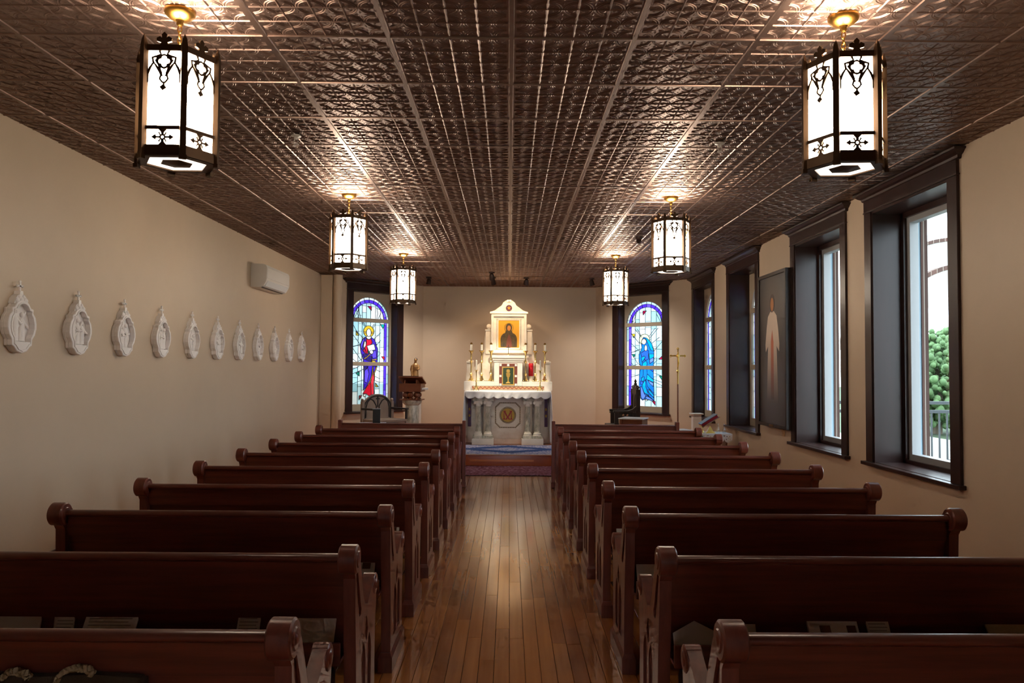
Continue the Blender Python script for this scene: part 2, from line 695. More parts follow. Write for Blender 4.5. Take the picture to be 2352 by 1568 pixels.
def setrnd(me, vals):
    a = me.attributes.new('rnd', 'FLOAT', 'FACE')
    for i, p in enumerate(me.polygons):
        a.data[i].value = vals[min(i // 9, len(vals) - 1)]


PW = 0.0805
rest, rvals = MB(), []
ncol = int((XR - XL) / PW) + 1
for k in range(-ncol // 2, ncol // 2 + 1):
    x0 = k * PW + 0.012
    if x0 + PW < XL or x0 > XR:
        continue
    y = YF - random.uniform(0, 1.2)
    while y < 12.05:
        ln = random.uniform(1.1, 2.6)
        y1 = min(y + ln, 12.07)
        if y1 > YF:
            ya = max(y, YF)
            rv = random.random()
            if abs(x0 + PW / 2) < 0.80:
                mb = MB()
                plank(mb, x0 + 0.0008, x0 + PW - 0.0008, ya + 0.0006, y1 - 0.0006)
                me = mb.mesh('plank', recalc=False)
                setrnd(me, [rv])
                place('plank', me, 'plank_wood', fl)
            else:
                plank(rest, x0 + 0.0008, x0 + PW - 0.0008, ya + 0.0006, y1 - 0.0006)
                rvals.append(rv)
        y = y1
me = rest.mesh('side_planks', recalc=False)
setrnd(me, rvals)
o = place('side_planks', me, 'plank_wood', fl)
o['kind'] = 'stuff'

# ceiling slab and pressed tin panels
ce = struct(MB().box(XL - 0.3, XR + 0.7, YF - 0.2, YB + 0.6, HC + 0.012, HC + 0.12).build('ceiling', 'ceiling_tin'))
PN = 0.618
PY0 = 3.752                     # one cross joint of the panel grid
BT = 0.021                      # half width of a joint batten


def ridge(mb, path, wd, h, closed=False):
    P = [Vector(p) for p in path]
    m = len(P)
    vs = []
    for k in range(m):
        d = (P[(k + 1) % m] - P[k - 1]) if closed else (P[min(k + 1, m - 1)] - P[max(k - 1, 0)])
        d.normalize()
        nn = Vector((-d.y, d.x)) * wd / 2
        a, b = P[k] + nn, P[k] - nn
        vs += [(a.x, a.y, 0.0005), (P[k].x, P[k].y, -h), (b.x, b.y, 0.0005)]
    fs = []
    for k in range(m if closed else m - 1):
        a, b = 3 * k, 3 * ((k + 1) % m)
        fs += [(a, a + 1, b + 1, b), (a + 1, a + 2, b + 2, b + 1)]
    mb.add(vs, fs)


def tin_panel(nx, ny):
    mb = MB()
    c = (PN - 2 * BT) / 4
    W, H = (PN if nx == 4 else BT + nx * c), PN
    mb.add([(0, 0, 0), (0, H, 0), (W, H, 0), (W, 0, 0)], [(0, 1, 2, 3)])

    def bat(x0, x1, y0, y1, h, s):
        mb.add([(x0, y0, 0.0005), (x1, y0, 0.0005), (x1, y1, 0.0005), (x0, y1, 0.0005), (x0 + s, y0 + s, -h), (x1 - s, y0 + s, -h), (x1 - s, y1 - s, -h), (x0 + s, y1 - s, -h)],
               [(0, 1, 5, 4), (1, 2, 6, 5), (2, 3, 7, 6), (3, 0, 4, 7), (4, 5, 6, 7)])
    bat(-0.004, 0.014, -0.004, H + 0.004, 0.006, 0.004)
    if nx == 4:
        bat(W - 0.014, W + 0.004, -0.004, H + 0.004, 0.006, 0.004)
    bat(0, W, -0.004, BT * 0.40, 0.006, 0.003)
    bat(0, W, H - BT * 0.40, H + 0.004, 0.006, 0.003)
    for i in range(1, nx):
        ridge(mb, [(BT + i * c, BT), (BT + i * c, H - BT)], 0.016, 0.0045)
    for j in range(1, ny):
        ridge(mb, [(BT, BT + j * c), (W - (BT if nx == 4 else 0), BT + j * c)], 0.012, 0.0050)
    for i in range(nx):
        for j in range(ny):
            x, y = BT + i * c, BT + j * c
            for (cx, cy, a0) in ((x, y, 0), (x + c, y, 90), (x + c, y + c, 180), (x, y + c, 270)):
                ridge(mb, arc(cx, cy, c * 0.47, a0 + 4, a0 + 86, 6), 0.010, 0.0026)
                ridge(mb, arc(cx, cy, c * 0.39, a0 + 4, a0 + 86, 5), 0.008, 0.0020)
                ax, ay = cos(radians(a0 + 45)), sin(radians(a0 + 45))
                px, py = -ay, ax
                q = [(cx + ax * c * 0.10, cy + ay * c * 0.10), (cx + ax * c * 0.22 + px * c * 0.07, cy + ay * c * 0.22 + py * c * 0.07),
                     (cx + ax * c * 0.33, cy + ay * c * 0.33), (cx + ax * c * 0.22 - px * c * 0.07, cy + ay * c * 0.22 - py * c * 0.07)]
                mb.add([(a, b, 0.0005) for a, b in q] + [(cx + ax * c * 0.23, cy + ay * c * 0.23, -0.0020)], [(0, 1, 4), (1, 2, 4), (2, 3, 4), (3, 0, 4)])
            mx, my = x + c / 2, y + c / 2
            for a0 in (0, 90, 180, 270):
                ax, ay = cos(radians(a0)), sin(radians(a0))
                px, py = -ay, ax
                q = [(mx + ax * c * 0.03, my + ay * c * 0.03), (mx + ax * c * 0.14 + px * c * 0.06, my + ay * c * 0.14 + py * c * 0.06),
                     (mx + ax * c * 0.30, my + ay * c * 0.30), (mx + ax * c * 0.14 - px * c * 0.06, my + ay * c * 0.14 - py * c * 0.06)]
                mb.add([(a, b, 0.0005) for a, b in q] + [(mx + ax * c * 0.15, my + ay * c * 0.15, -0.0020)], [(0, 1, 4), (1, 2, 4), (2, 3, 4), (3, 0, 4)])
    # face everything down
    fs = []
    for q in mb.f:
        a, b, d = (Vector(mb.v[i]) for i in q[:3])
        fs.append(q if (b - a).cross(d - a).z < 0 else q[::-1])
    mb.f = fs
    return mb


pan_full, pan_half = tin_panel(4, 4), tin_panel(2, 4)
me_full = pan_full.mesh('tin_panel', recalc=False)
me_half = pan_half.mesh('tin_panel_edge', recalc=False)
for m_ in (me_full, me_half):
    m_.materials.append(MATS['ceiling_tin'])
HW = BT + 2 * (PN - 2 * BT) / 4
rear = MB()
for rr in range(-9, 19):
    y0 = PY0 + rr * PN
    if y0 > YB or y0 + PN < YF:
        continue
    for cc in range(-6, 6):
        x0 = cc * PN
        half = cc in (-6, 5)
        near_x = min(abs(x0), abs(x0 + PN)) if not half else 5 * PN
        if near_x > XC + (YB - y0):
            continue
        if rr < -6:
            M = T(x0, y0, HC)
            if half:
                M = T(5 * PN, y0, HC) if cc == 5 else T(-5 * PN, y0 + PN, HC) @ RZ(pi)
            src = pan_half if half else pan_full
            rear.add([tuple(v) for v in src.v], src.f, M)
            continue
        if half:
            if cc == 5:
                place('tin_panel', me_half, None, ce, (5 * PN, y0, HC))
            else:
                place('tin_panel', me_half, None, ce, (-5 * PN, y0 + PN, HC), (0, 0, pi))
        else:
            place('tin_panel', me_full, None, ce, (x0, y0, HC))
o = rear.build('rear_tin_panels', 'ceiling_tin', ce, recalc=False)
o['kind'] = 'stuff'

# walls
struct(MB().box(XL - 0.25, XL, YF - 0.2, YB, -0.05, HC + 0.05).build('wall_left', 'wall_paint'))
struct(MB().box(-XC - 0.1, XC + 0.1, YB, YB + 0.3, -0.05, HC + 0.05).build('wall_back', 'wall_paint'))
# rear wall with an added, unseen doorway letting sky light onto the near pews
struct(MB().box(XL - 0.25, -0.25, YF - 0.2, YF, -0.05, HC + 0.05).box(0.25, XR + 0.6, YF - 0.2, YF, -0.05, HC + 0.05).box(-0.25, 0.25, YF - 0.2, YF, 2.1, HC + 0.05).build('wall_rear', 'wall_paint'))
d1 = empty('added_doorway', (0, YF, 0), 0, kind='structure')
for s_ in (-1, 1):
    MB().box(min(s_ * 0.24, s_ * 0.37), max(s_ * 0.24, s_ * 0.37), 0.0, 0.024, 0.0, 2.1).build('side_casing', 'window_wood', d1)
    MB().box(min(s_ * 0.228, s_ * 0.25), max(s_ * 0.228, s_ * 0.25), -0.2, 0.0, 0.0, 2.1).build('jamb', 'window_wood', d1)
MB().box(-0.39, 0.39, 0.0, 0.03, 2.1, 2.24).build('head_casing', 'window_wood', d1)
MB().box(-0.25, 0.25, -0.2, 0.0, -0.05, 0.001).build('threshold', 'step_wood', d1)
W_RIGHT = [(6.295, 'plain'), (8.165, 'plain'), (10.80, 'stained'), (13.0, 'stained')]
HO = 0.61                        # half opening of the right-wall windows
TW = 0.45
mb = MB()
ys = [YF - 0.2]
for yc, _ in W_RIGHT:
    ys += [yc - HO, yc + HO]
ys.append(YB - 1.0)
for i in range(0, len(ys), 2):
    mb.box(XR, XR + TW, ys[i], ys[i + 1], -0.05, HC + 0.05)
for yc, _ in W_RIGHT:
    mb.box(XR, XR + TW, yc - HO, yc + HO, -0.05, WZ0)
    mb.box(XR, XR + TW, yc - HO, yc + HO, WZ1, HC + 0.05)
struct(mb.build('wall_right', 'wall_paint'))
ANG = {'left': (T(-XC, YB, 0) @ RZ(pi / 4), -1.158, -2.40, 0.12), 'right': (T(XC, YB, 0) @ RZ(-pi / 4), 1.08, -0.12, 2.40)}
HA = 0.525
for sd, (M, uc, ua, ub) in ANG.items():
    mb = MB()
    mb.box(ua, uc - HA, 0, 0.34, -0.05, HC + 0.05, M)
    mb.box(uc + HA, ub, 0, 0.34, -0.05, HC + 0.05, M)
    mb.box(uc - HA, uc + HA, 0, 0.34, -0.05, WZ0, M)
    mb.box(uc - HA, uc + HA, 0, 0.34, WZ1, HC + 0.05, M)
    struct(mb.build('wall_angled_' + sd, 'wall_paint'))
struct(MB().box(XL, XL + 0.022, YF, 12.06, 0, 0.17).box(XL, XL + 0.014, YF, 12.06, 0.17, 0.185).build('baseboard_left', 'baseboard_wood'))
struct(MB().box(XR - 0.022, XR, YF, 12.06, 0, 0.17).box(XR - 0.014, XR, YF, 12.06, 0.17, 0.185).build('baseboard_right', 'baseboard_wood'))
struct(MB().box(-XC, XC, YB - 0.02, YB, 0.18, 0.33).build('baseboard_back', 'wall_paint'))

# ------------------------------------------------------------------ windows
def crown(mb, hw, z0, z1, dep, M=None):
    """stepped crown moulding across a window head, returning at both ends"""
    prof = [(0.0, 0.022), (0.10, 0.030), (0.35, 0.034), (0.50, 0.055), (0.78, 0.075), (0.80, 0.085), (1.0, 0.088)]
    for (a, p), (b, q) in zip(prof[:-1], prof[1:]):
        za, zb = z0 + (z1 - z0) * a, z0 + (z1 - z0) * b
        mb.add([(-hw - p, -p, za), (hw + p, -p, za), (hw + p, 0.0, za), (-hw - p, 0.0, za),
                (-hw - q, -q, zb), (hw + q, -q, zb), (hw + q, 0.0, zb), (-hw - q, 0.0, zb)],
               [(0, 3, 2, 1), (4, 5, 6, 7), (0, 1, 5, 4), (1, 2, 6, 5), (2, 3, 7, 6), (3, 0, 4, 7)], M)


def casing(root, ho, cw, depth):
    """trim around an opening in local coordinates: x along the wall, y into the wall"""
    hw = ho + cw
    for s_ in (-1, 1):
        MB().box(min(s_ * ho, s_ * hw), max(s_ * ho, s_ * hw), -0.024, 0.0, WZ0, WZ1).build('side_casing', 'window_wood', root, bevel=0.004)
        MB().box(min(s_ * ho, s_ * (ho - 0.022)), max(s_ * ho, s_ * (ho - 0.022)), -0.012, depth, WZ0, WZ1).build('jamb', 'window_wood', root)
    MB().box(-hw - 0.008, hw + 0.008, -0.03, 0, WZ1, WZ1 + 0.012).box(-hw, hw, -0.026, 0, WZ1 + 0.012, 3.125).build('head_casing', 'window_wood', root, bevel=0.003)
    MB().box(-ho, ho, -0.012, depth, WZ1 - 0.022, WZ1).build('head_jamb', 'window_wood', root)
    mb = MB()
    crown(mb, hw, 3.125, HC - 0.012, 0.09)
    mb.build('crown_moulding', 'window_wood', root)
    MB().box(-hw - 0.035, hw + 0.035, -0.06, 0.0, WZ0 - 0.032, WZ0).box(-ho, ho, 0.0, depth, WZ0 - 0.01, WZ0 + 0.004).build('sill', 'window_wood', root, bevel=0.004)


def clear_window(n, yc):
    root = empty('window_%d' % n, (XR, yc, 0), -pi / 2, kind='structure')
    casing(root, HO, 0.125, 0.26)
    # brown inner stop, aluminium sash, glass, outer return
    d0 = 0.245
    mb = MB()
    a, z0, z1 = HO - 0.02, WZ0, WZ1 - 0.02
    for (x0, x1, za, zb) in ((-a, -a + 0.05, z0, z1), (a - 0.05, a, z0, z1), (-a, a, z1 - 0.05, z1), (-a, a, z0, z0 + 0.035)):
        mb.box(x0, x1, d0, d0 + 0.03, za, zb)
    mb.build('stop_bead', 'window_wood', root)
    mb = MB()
    a, z0, z1 = HO - 0.06, WZ0 + 0.03, WZ1 - 0.06
    for (x0, x1, za, zb) in ((-a, -a + 0.06, z0, z1), (a - 0.06, a, z0, z1), (-a + 0.06, a - 0.06, z1 - 0.06, z1), (-a + 0.06, a - 0.06, z0, z0 + 0.06)):
        mb.box(x0, x1, d0 + 0.03, d0 + 0.11, za, zb)
    mb.build('sash', 'frame_grey', root, bevel=0.003)
    MB().box(-a + 0.05, a - 0.05, d0 + 0.07, d0 + 0.076, z0 + 0.05, z1 - 0.05).build('pane', 'window_glass', root)
    a, z0, z1 = HO, WZ0, WZ1
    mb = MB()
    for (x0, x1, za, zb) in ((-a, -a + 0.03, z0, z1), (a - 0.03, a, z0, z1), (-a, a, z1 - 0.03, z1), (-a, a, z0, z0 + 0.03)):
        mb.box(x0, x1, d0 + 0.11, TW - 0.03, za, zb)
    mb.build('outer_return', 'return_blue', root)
    mb = MB()
    for (x0, x1, za, zb) in ((-a - 0.3, -a + 0.04, z0 - 0.3, z1 + 0.3), (a - 0.04, a + 0.3, z0 - 0.3, z1 + 0.3), (-a, a, z1 - 0.03, z1 + 0.3)):
        mb.box(x0, x1, TW - 0.03, TW + 0.03, za, zb)
    mb.build('brick_surround', 'brick', root)
    return root


GLASS = {'white': (238, 240, 240), 'pale': (196, 226, 234), 'pale2': (168, 212, 224), 'grey': (206, 222, 228), 'violet': (84, 48, 214), 'violet2': (112, 84, 232),
         'gold': (226, 178, 40), 'amber': (244, 186, 74), 'flesh': (238, 232, 226), 'red': (222, 20, 46), 'red2': (236, 52, 66), 'crimson': (176, 16, 66), 'purple': (62, 36, 176),
         'purple2': (92, 66, 226), 'indigo': (48, 34, 110), 'teal': (20, 168, 160), 'green': (14, 120, 100), 'olive': (176, 150, 40), 'blue': (20, 116, 226), 'azure': (4, 156, 240),
         'blue2': (40, 92, 214), 'peri': (96, 130, 240), 'halo': (226, 236, 178), 'brown': (136, 46, 50), 'yellow': (236, 196, 44)}
for k_, c_ in GLASS.items():
    stained_mat('glass_' + k_, c_)


def stained_window(root, depth, ga, zb, zt, pieces, lines, seed, ho):
    """beige board with an arched opening, glazed with separate leaded pieces. pieces: (colour, loop in (u, z)); later pieces lie over earlier ones"""
    rnd = random.Random(seed)
    sp = zt - ga
    # board
    a = ho - 0.02
    hole = [(ga, zb)] + arc(0, sp, ga, 0, 180, 24) + [(-ga, zb)]
    MB().plate([[(-a, WZ0), (a, WZ0), (a, WZ1 - 0.02), (-a, WZ1 - 0.02)], hole], depth + 0.05, AX_XZ, depth - 0.012).build('window_board', 'board_beige', root)
    zr1, zr2 = zt - 0.445, zt - 1.285
    for zr in (zr1, zr2):
        MB().box(-ga - 0.005, ga + 0.005, depth - 0.02, depth + 0.03, zr - 0.037, zr + 0.037).build('glazing_rail', 'board_beige', root, bevel=0.004)
    gy = depth + 0.02

    def arch(r):
        return [(r, zb)] + arc(0, sp, r, 0, 180, 24) + [(-r, zb)]
    P = [('white', arch(ga))]
    b1, b2 = ga - 0.046, ga - 0.108
    # border blocks
    def border(r0, r1, names, step):
        out = []
        z = zb
        while z < sp - 0.02:
            z1 = min(z + step * rnd.uniform(0.8, 1.2), sp)
            for s_ in (-1, 1):
                out.append((rnd.choice(names), [(s_ * r0, z), (s_ * r1, z), (s_ * r1, z1), (s_ * r0, z1)]))
            z = z1
        n = 12
        for i in range(n):
            out.append((rnd.choice(names), arc(0, sp, r0, 180 * i / n, 180 * (i + 1) / n, 3) + arc(0, sp, r1, 180 * (i + 1) / n, 180 * i / n, 3)))
        return out
    P += border(b1, ga, ['white', 'white', 'pale'], 0.2)
    P += border(b2, b1, ['violet', 'violet', 'violet2'], 0.26)
    # field of staggered pale quarries
    xs = [-b2]
    while xs[-1] < b2 - 0.14:
        xs.append(xs[-1] + rnd.uniform(0.085, 0.15))
    xs.append(b2)
    for xa, xb in zip(xs[:-1], xs[1:]):
        z = zb
        while z < zt:
            z1 = z + rnd.uniform(0.10, 0.36)
            loop = [(xa, z), (xb, z), (xb, z1), (xa, z1)]
            top = lambda x: sp + sqrt(max(0, b2 * b2 - x * x))
            ta, tb = top(xa), top(xb)
            if z1 > min(ta, tb):
                loop = [(xa, min(z, ta)), (xb, min(z, tb)), (xb, min(z1, tb))]
                for q in (0.66, 0.33):
                    xm = xa + (xb - xa) * q
                    loop.append((xm, min(z1, top(xm))))
                loop.append((xa, min(z1, ta)))
            P.append((rnd.choice(['pale', 'pale', 'white', 'grey', 'pale2', 'white']), loop))
            z = z1
            if z > max(ta, tb):
                break
    P += pieces
    pts, faces = [], []
    for c, lp in P:
        q = []
        if sum(lp[i - 1][0] * lp[i][1] - lp[i][0] * lp[i - 1][1] for i in range(len(lp))) < 0:
            lp = lp[::-1]
        for p in lp:
            pts.append(Vector(p))
            q.append(len(pts) - 1)
        faces.append(q)
    vo, eo, fo, _, _, of = delaunay_2d_cdt(pts, [], faces, 0, 1e-5)
    owner = []
    for q, ids in zip(fo, of):
        owner.append(max(ids) if 0 in ids else -1)
    groups = {}
    for q, w_ in zip(fo, owner):
        if w_ >= 0:
            groups.setdefault(w_, []).append(tuple(q))
    t = 0.004
    for w_, tris in groups.items():
        used = sorted({i for q in tris for i in q})
        ix = {v: i for i, v in enumerate(used)}
        n = len(used)
        vs = [(vo[v].x, gy, vo[v].y) for v in used] + [(vo[v].x, gy + t, vo[v].y) for v in used]
        fs, cnt = [], {}
        for q in tris:
            fs.append(tuple(ix[i] for i in q))
        nf = len(fs)
        for q in tris:
            fs.append(tuple(ix[i] + n for i in q)[::-1])
            for i in range(3):
                e = (q[i], q[(i + 1) % 3])
                cnt.setdefault((min(e), max(e)), []).append(e)
        for e in cnt.values():
            if len(e) == 1:
                i, j = ix[e[0][0]], ix[e[0][1]]
                fs.append((j, i, i + n, j + n))
        me = bpy.data.meshes.new('glass_piece')
        me.from_pydata(vs, [], fs)
        me.materials.append(MATS['glass_' + P[w_][0]])
        me.materials.append(MATS['clear_side'])
        for i, p in enumerate(me.polygons):
            p.material_index = 0 if i < nf else 1
        place('glass_piece', me, None, root)
    # lead cames between different pieces, and extra cut lines
    ed = {}
    for q, w_ in zip(fo, owner):
        for i in range(3):
            a_, b_ = q[i], q[(i + 1) % 3]
            ed.setdefault((min(a_, b_), max(a_, b_)), set()).add(w_)
    mb = MB()
    for (a_, b_), ws in ed.items():
        if len(ws) > 1 and -1 not in ws:
            dark = max(ws) >= len(P) - len(pieces)
            mb.strip([vo[a_], vo[b_]], 0.009 if dark else 0.006, gy + t + 0.003, AX_XZ, gy - 0.004)
    for ln in lines:
        mb.strip(ln, 0.010, gy - 0.0005, AX_XZ, gy - 0.005)
    mb.build('lead_came', 'lead', root, recalc=False)


def mapper(x0, y0, sc, uc, ku, zb, yb, kz):
    def f(*pp):
        return [((x0 + zx / sc - uc) * ku, zb + (yb - (y0 + zy / sc)) * kz) for zx, zy in pp]
    return f


def ribbon(path, wd):
    P = [Vector(p) for p in path]
    m = len(P)
    A, B = [], []
    for k in range(m):
        d = P[min(k + 1, m - 1)] - P[max(k - 1, 0)]
        d.normalize()
        nn = Vector((-d.y, d.x)) * wd / 2
        A.append(tuple(P[k] + nn))
        B.append(tuple(P[k] - nn))
    return A + B[::-1]


KZ = 0.00836
ZBL, ZTL = 0.848, 0.848 + 246 * KZ
a = mapper(800, 670, 12.06, 849, 0.93 / 96, ZBL, 930, KZ)
b = mapper(800, 790, 9.8, 849, 0.93 / 96, ZBL, 930, KZ)
tri = lambda f, *p: f(*p)
mantle = a((500, 1275), (420, 1330), (355, 1480)) + b((285, 60), (300, 200), (350, 330), (370, 430), (375, 700), (375, 1060), (470, 950), (550, 780), (575, 540), (680, 540), (690, 430), (695, 150), (690, 100), (640, 20)) + a((830, 1500), (760, 1340), (660, 1275), (655, 1310), (600, 1340), (530, 1310))
figL = [
    ('gold', a(*ell(590, 1115, 150, 160, 20))),
    ('amber', a((445, 1130), (520, 1130), (520, 1165), (445, 1165))), ('amber', a((660, 1130), (738, 1130), (738, 1165), (660, 1165))),
    ('flesh', a((520, 1250), (660, 1250), (665, 1320), (600, 1350), (530, 1325))),
    ('flesh', a(*ell(592, 1150, 68, 112, 16))),
    ('purple', mantle),
    ('purple2', a((480, 1300), (420, 1350), (360, 1490)) + b((300, 100), (330, 150), (350, 40)) + a((460, 1400))),
    ('indigo', b((350, 250), (400, 240), (500, 280), (560, 300), (545, 430), (400, 360))),
    ('red', a((520, 1320), (600, 1350), (660, 1312), (700, 1440), (640, 1490), (545, 1520)) + b((540, 45), (445, 65), (470, 160), (485, 235), (420, 235), (345, 160), (400, 90), (430, 0))),
    ('crimson', b((345, 160), (400, 120), (440, 240), (400, 225))),
    ('purple2', b((390, 620), (470, 560), (500, 700), (460, 900), (400, 880))),
    ('indigo', b((375, 530), (480, 525), (400, 620), (378, 700))),
    ('purple2', b((600, 170), (660, 160), (670, 320), (580, 340), (560, 260))),
    ('red2', b((590, 540), (560, 780), (540, 900), (555, 1170), (620, 1150), (610, 900), (630, 760), (610, 680), (600, 560))),
    ('red', b((545, 880), (470, 950), (360, 1140), (440, 1140), (500, 1190), (555, 1175))),
    ('purple', b((596, 520), (685, 525), (640, 650), (612, 680), (600, 600))),
    ('amber', ribbon(b((588, 525), (577, 700), (542, 820), (468, 955)), 0.019)),
    ('amber', ribbon(b((676, 525), (640, 640), (610, 685), (632, 770)), 0.019)),
    ('amber', ribbon(b((378, 355), (450, 312), (525, 238)), 0.019)),
    ('amber', ribbon(b((552, 430), (568, 378), (682, 358)), 0.019)),
    ('gold', b((570, 400), (640, 395), (660, 435), (555, 435))),
    ('white', b((440, 60), (610, 12), (642, 140), (560, 160), (490, 190))),
    ('green', b((455, 165), (495, 195), (510, 225), (470, 225))),
    ('flesh', b(*ell(550, 197, 46, 44, 10))),
    ('flesh', a((470, 1390), (512, 1400), (520, 1500), (480, 1568)) + b((372, 112), (355, 40)) + a((440, 1568))),
    ('flesh', b((370, 1150), (440, 1145), (430, 1185), (400, 1210), (375, 1190))),
    ('crimson', a((545, 410), (660, 410), (660, 530))), ('teal', a((925, 900), (1055, 900), (1005, 1025))), ('olive', a((230, 1120), (320, 1240), (230, 1240))),
    ('green', b((195, 680), (275, 640), (275, 745))), ('red', b((785, 295), (860, 295), (860, 385))), ('olive', b((655, 900), (725, 990), (655, 990))), ('brown', b((275, 1180), (345, 1175), (275, 1280))),
]
linL = [a(*p) for p in ([(115, 900), (240, 1120), (440, 1320)], [(115, 1190), (340, 1475)], [(115, 1555), (340, 1490)], [(940, 1135), (745, 1320)], [(940, 1350), (830, 1480)],
        [(220, 470), (250, 620), (310, 760)], [(295, 380), (310, 600), (350, 760)], [(820, 430), (840, 600), (815, 790)], [(930, 600), (870, 720), (830, 790)],
        [(380, 870), (480, 990)], [(420, 870), (500, 970)], [(750, 890), (690, 980)], [(790, 890), (710, 1010)])]
linL += [b(*p) for p in ([(95, 95), (280, 40)], [(100, 100), (290, 360), (365, 430)], [(80, 330), (210, 430)], [(210, 430), (365, 340)], [(85, 605), (270, 525)], [(85, 705), (370, 590)],
         [(85, 930), (280, 855), (370, 845)], [(670, 600), (765, 650)], [(650, 755), (760, 810)], [(640, 850), (765, 890)], [(690, 180), (770, 210), (690, 310)])]
ZBR, ZTR = 0.838, 0.838 + 243 * KZ
c = mapper(1430, 670, 11.2, 1485, 0.93 / 88, ZBR, 931, KZ)
d = mapper(1430, 800, 10.45, 1485, 0.93 / 88, ZBR, 931, KZ)
robe = c((540, 1130), (610, 1145), (690, 1220), (745, 1310), (800, 1480)) + d((745, 100), (740, 300), (730, 420), (735, 700), (745, 1000), (750, 1240), (690, 1230), (560, 1190), (480, 1230), (440, 1180), (430, 1000), (400, 850), (410, 600), (440, 400), (400, 300), (400, 100)) + c((440, 1568), (500, 1400), (490, 1320), (500, 1200))
figR = [
    ('halo', c(*ell(565, 1190, 128, 145, 20))), ('blue', robe),
    ('azure', c((560, 1135), (610, 1145), (690, 1220), (745, 1310), (795, 1500), (720, 1470), (660, 1330), (610, 1200))),
    ('flesh', c(*ell(550, 1245, 60, 75, 14))),
    ('blue2', d((440, 80), (560, 0), (620, 20), (620, 230), (560, 250), (480, 250))),
    ('flesh', c(*ell(598, 1410, 35, 80, 12))),
    ('azure', d((450, 190), (520, 150), (550, 185), (470, 310))), ('azure', d((630, 100), (742, 100), (742, 180), (640, 240))), ('peri', d((640, 240), (735, 182), (735, 270), (650, 340))),
    ('azure', d((480, 330), (560, 260), (590, 330), (580, 410), (470, 415))),
    ('azure', d((590, 580), (690, 690), (735, 720), (735, 790), (640, 745), (570, 720))), ('azure', d((450, 680), (520, 650), (510, 760), (470, 770))),
    ('azure', d((480, 830), (550, 720), (560, 900), (630, 1140), (520, 1040), (470, 900))), ('blue2', d((430, 760), (470, 770), (505, 790), (480, 840), (430, 850))),
    ('peri', d((430, 900), (470, 905), (520, 1060), (560, 1120), (500, 1220), (445, 1160))), ('peri', d((560, 1120), (640, 1150), (745, 1230), (690, 1228), (560, 1190))),
    ('blue2', d((610, 430), (725, 430), (728, 540), (680, 500))), ('peri', d((600, 735), (640, 755), (730, 800), (730, 890), (650, 820))),
    ('azure', d((600, 960), (640, 970), (742, 1090), (742, 1150), (650, 1080))),
    ('flesh', d(*ell(570, 1220, 30, 20, 10))),
    ('crimson', c((525, 440), (615, 440), (530, 550))), ('yellow', c((245, 1035), (335, 1035), (298, 1140))), ('green', d((230, 105), (315, 105), (280, 190))), ('crimson', d((940, 140), (850, 235), (940, 235))),
    ('green', d((860, 630), (940, 630), (935, 745))), ('crimson', d((705, 1245), (775, 1240), (775, 1340))),
]
linR = [c(*p) for p in ([(220, 1010), (450, 1300)], [(220, 1270), (460, 1510)], [(230, 1530), (480, 1430)], [(930, 1140), (740, 1300)], [(990, 1260), (800, 1490)], [(780, 1430), (1000, 1455)],
        [(260, 580), (280, 790)], [(380, 400), (335, 620), (345, 790)], [(320, 900), (500, 1130)], [(380, 900), (480, 1080)], [(830, 900), (680, 1110)], [(900, 900), (700, 1150)])]
linR += [d(*p) for p in ([(210, 70), (370, 20)], [(230, 100), (370, 330), (450, 390)], [(210, 300), (270, 390)], [(270, 390), (370, 350)], [(210, 675), (410, 600)], [(740, 560), (940, 640)], [(740, 720), (940, 790)],
         [(745, 770), (940, 870)], [(750, 220), (830, 240), (740, 340)], [(560, 720), (600, 900), (740, 1050)], [(590, 580), (680, 680), (735, 710)], [(500, 420), (500, 600), (470, 700)], [(580, 420), (590, 560)],
         [(640, 960), (740, 1090)], [(590, 1000), (740, 1160)], [(560, 1060), (740, 1220)])]

n = 0
for yc, kind in W_RIGHT:
    n += 1
    if kind == 'plain':
        clear_window(n, yc)
    else:
        root = empty('window_%d' % n, (XR, yc, 0), -pi / 2, kind='structure')
        casing(root, HO, 0.125, 0.32 if n == 3 else 0.2)
        stained_window(root, 0.30 if n == 3 else 0.185, 0.50, 0.84, 2.88, [], [], 40 + n, HO)
for sd, fig, lins, zb, zt in (('left', figL, linL, ZBL, ZTL), ('right', figR, linR, ZBR, ZTR)):
    n += 1
    M, uc, _, _ = ANG[sd]
    p = M @ Vector((uc, 0, 0))
    root = empty('window_%d' % n, p, pi / 4 if sd == 'left' else -pi / 4, kind='structure')
    casing(root, HA, 0.125, 0.24)
    stained_window(root, 0.20, 0.465, zb, zt, fig, lins, 11 + n, HA)

# ------------------------------------------------------------------ platform, rugs
plat = [(XL + 0.01, 12.09), (XR - 0.01, 12.09), (XR - 0.01, YB - (XR - XC) - 0.02), (XC, YB - 0.01), (-XC, YB - 0.01), (XL + 0.01, YB + (XL + XC) - 0.02)]
pf = empty('altar_platform', (0, 12.09, 0), 0, 'raised reddish wooden floor platform under the altar', 'platform')
MB().plate([[(x, y - 12.09) for x, y in plat]], 0.178).build('deck', 'step_wood', pf)
MB().box(XL + 0.02, XR - 0.02, -0.012, 0.0, 0.001, 0.165).build('riser', 'step_wood', pf)
MB().box(-0.62, 0.40, -0.016, -0.012, 0.075, 0.105).build('riser_strip', 'step_wood_light', pf)
MB().box(XL + 0.02, XR - 0.02, -0.03, 0.02, 0.165, 0.1795).build('nosing', 'step_wood', pf, bevel=0.004)
rg = empty('red_rug', (0.0, 11.53, 0.0), 0, 'red patterned rug on the floor before the platform step', 'rug')
MB().box(-0.70, 0.72, -0.52, 0.52, 0.0006, 0.010).build('pile', 'rug_red', rg)
MB().box(-0.725, 0.745, -0.535, 0.535, 0.0006, 0.006).build('edging', 'rug_dark', rg)
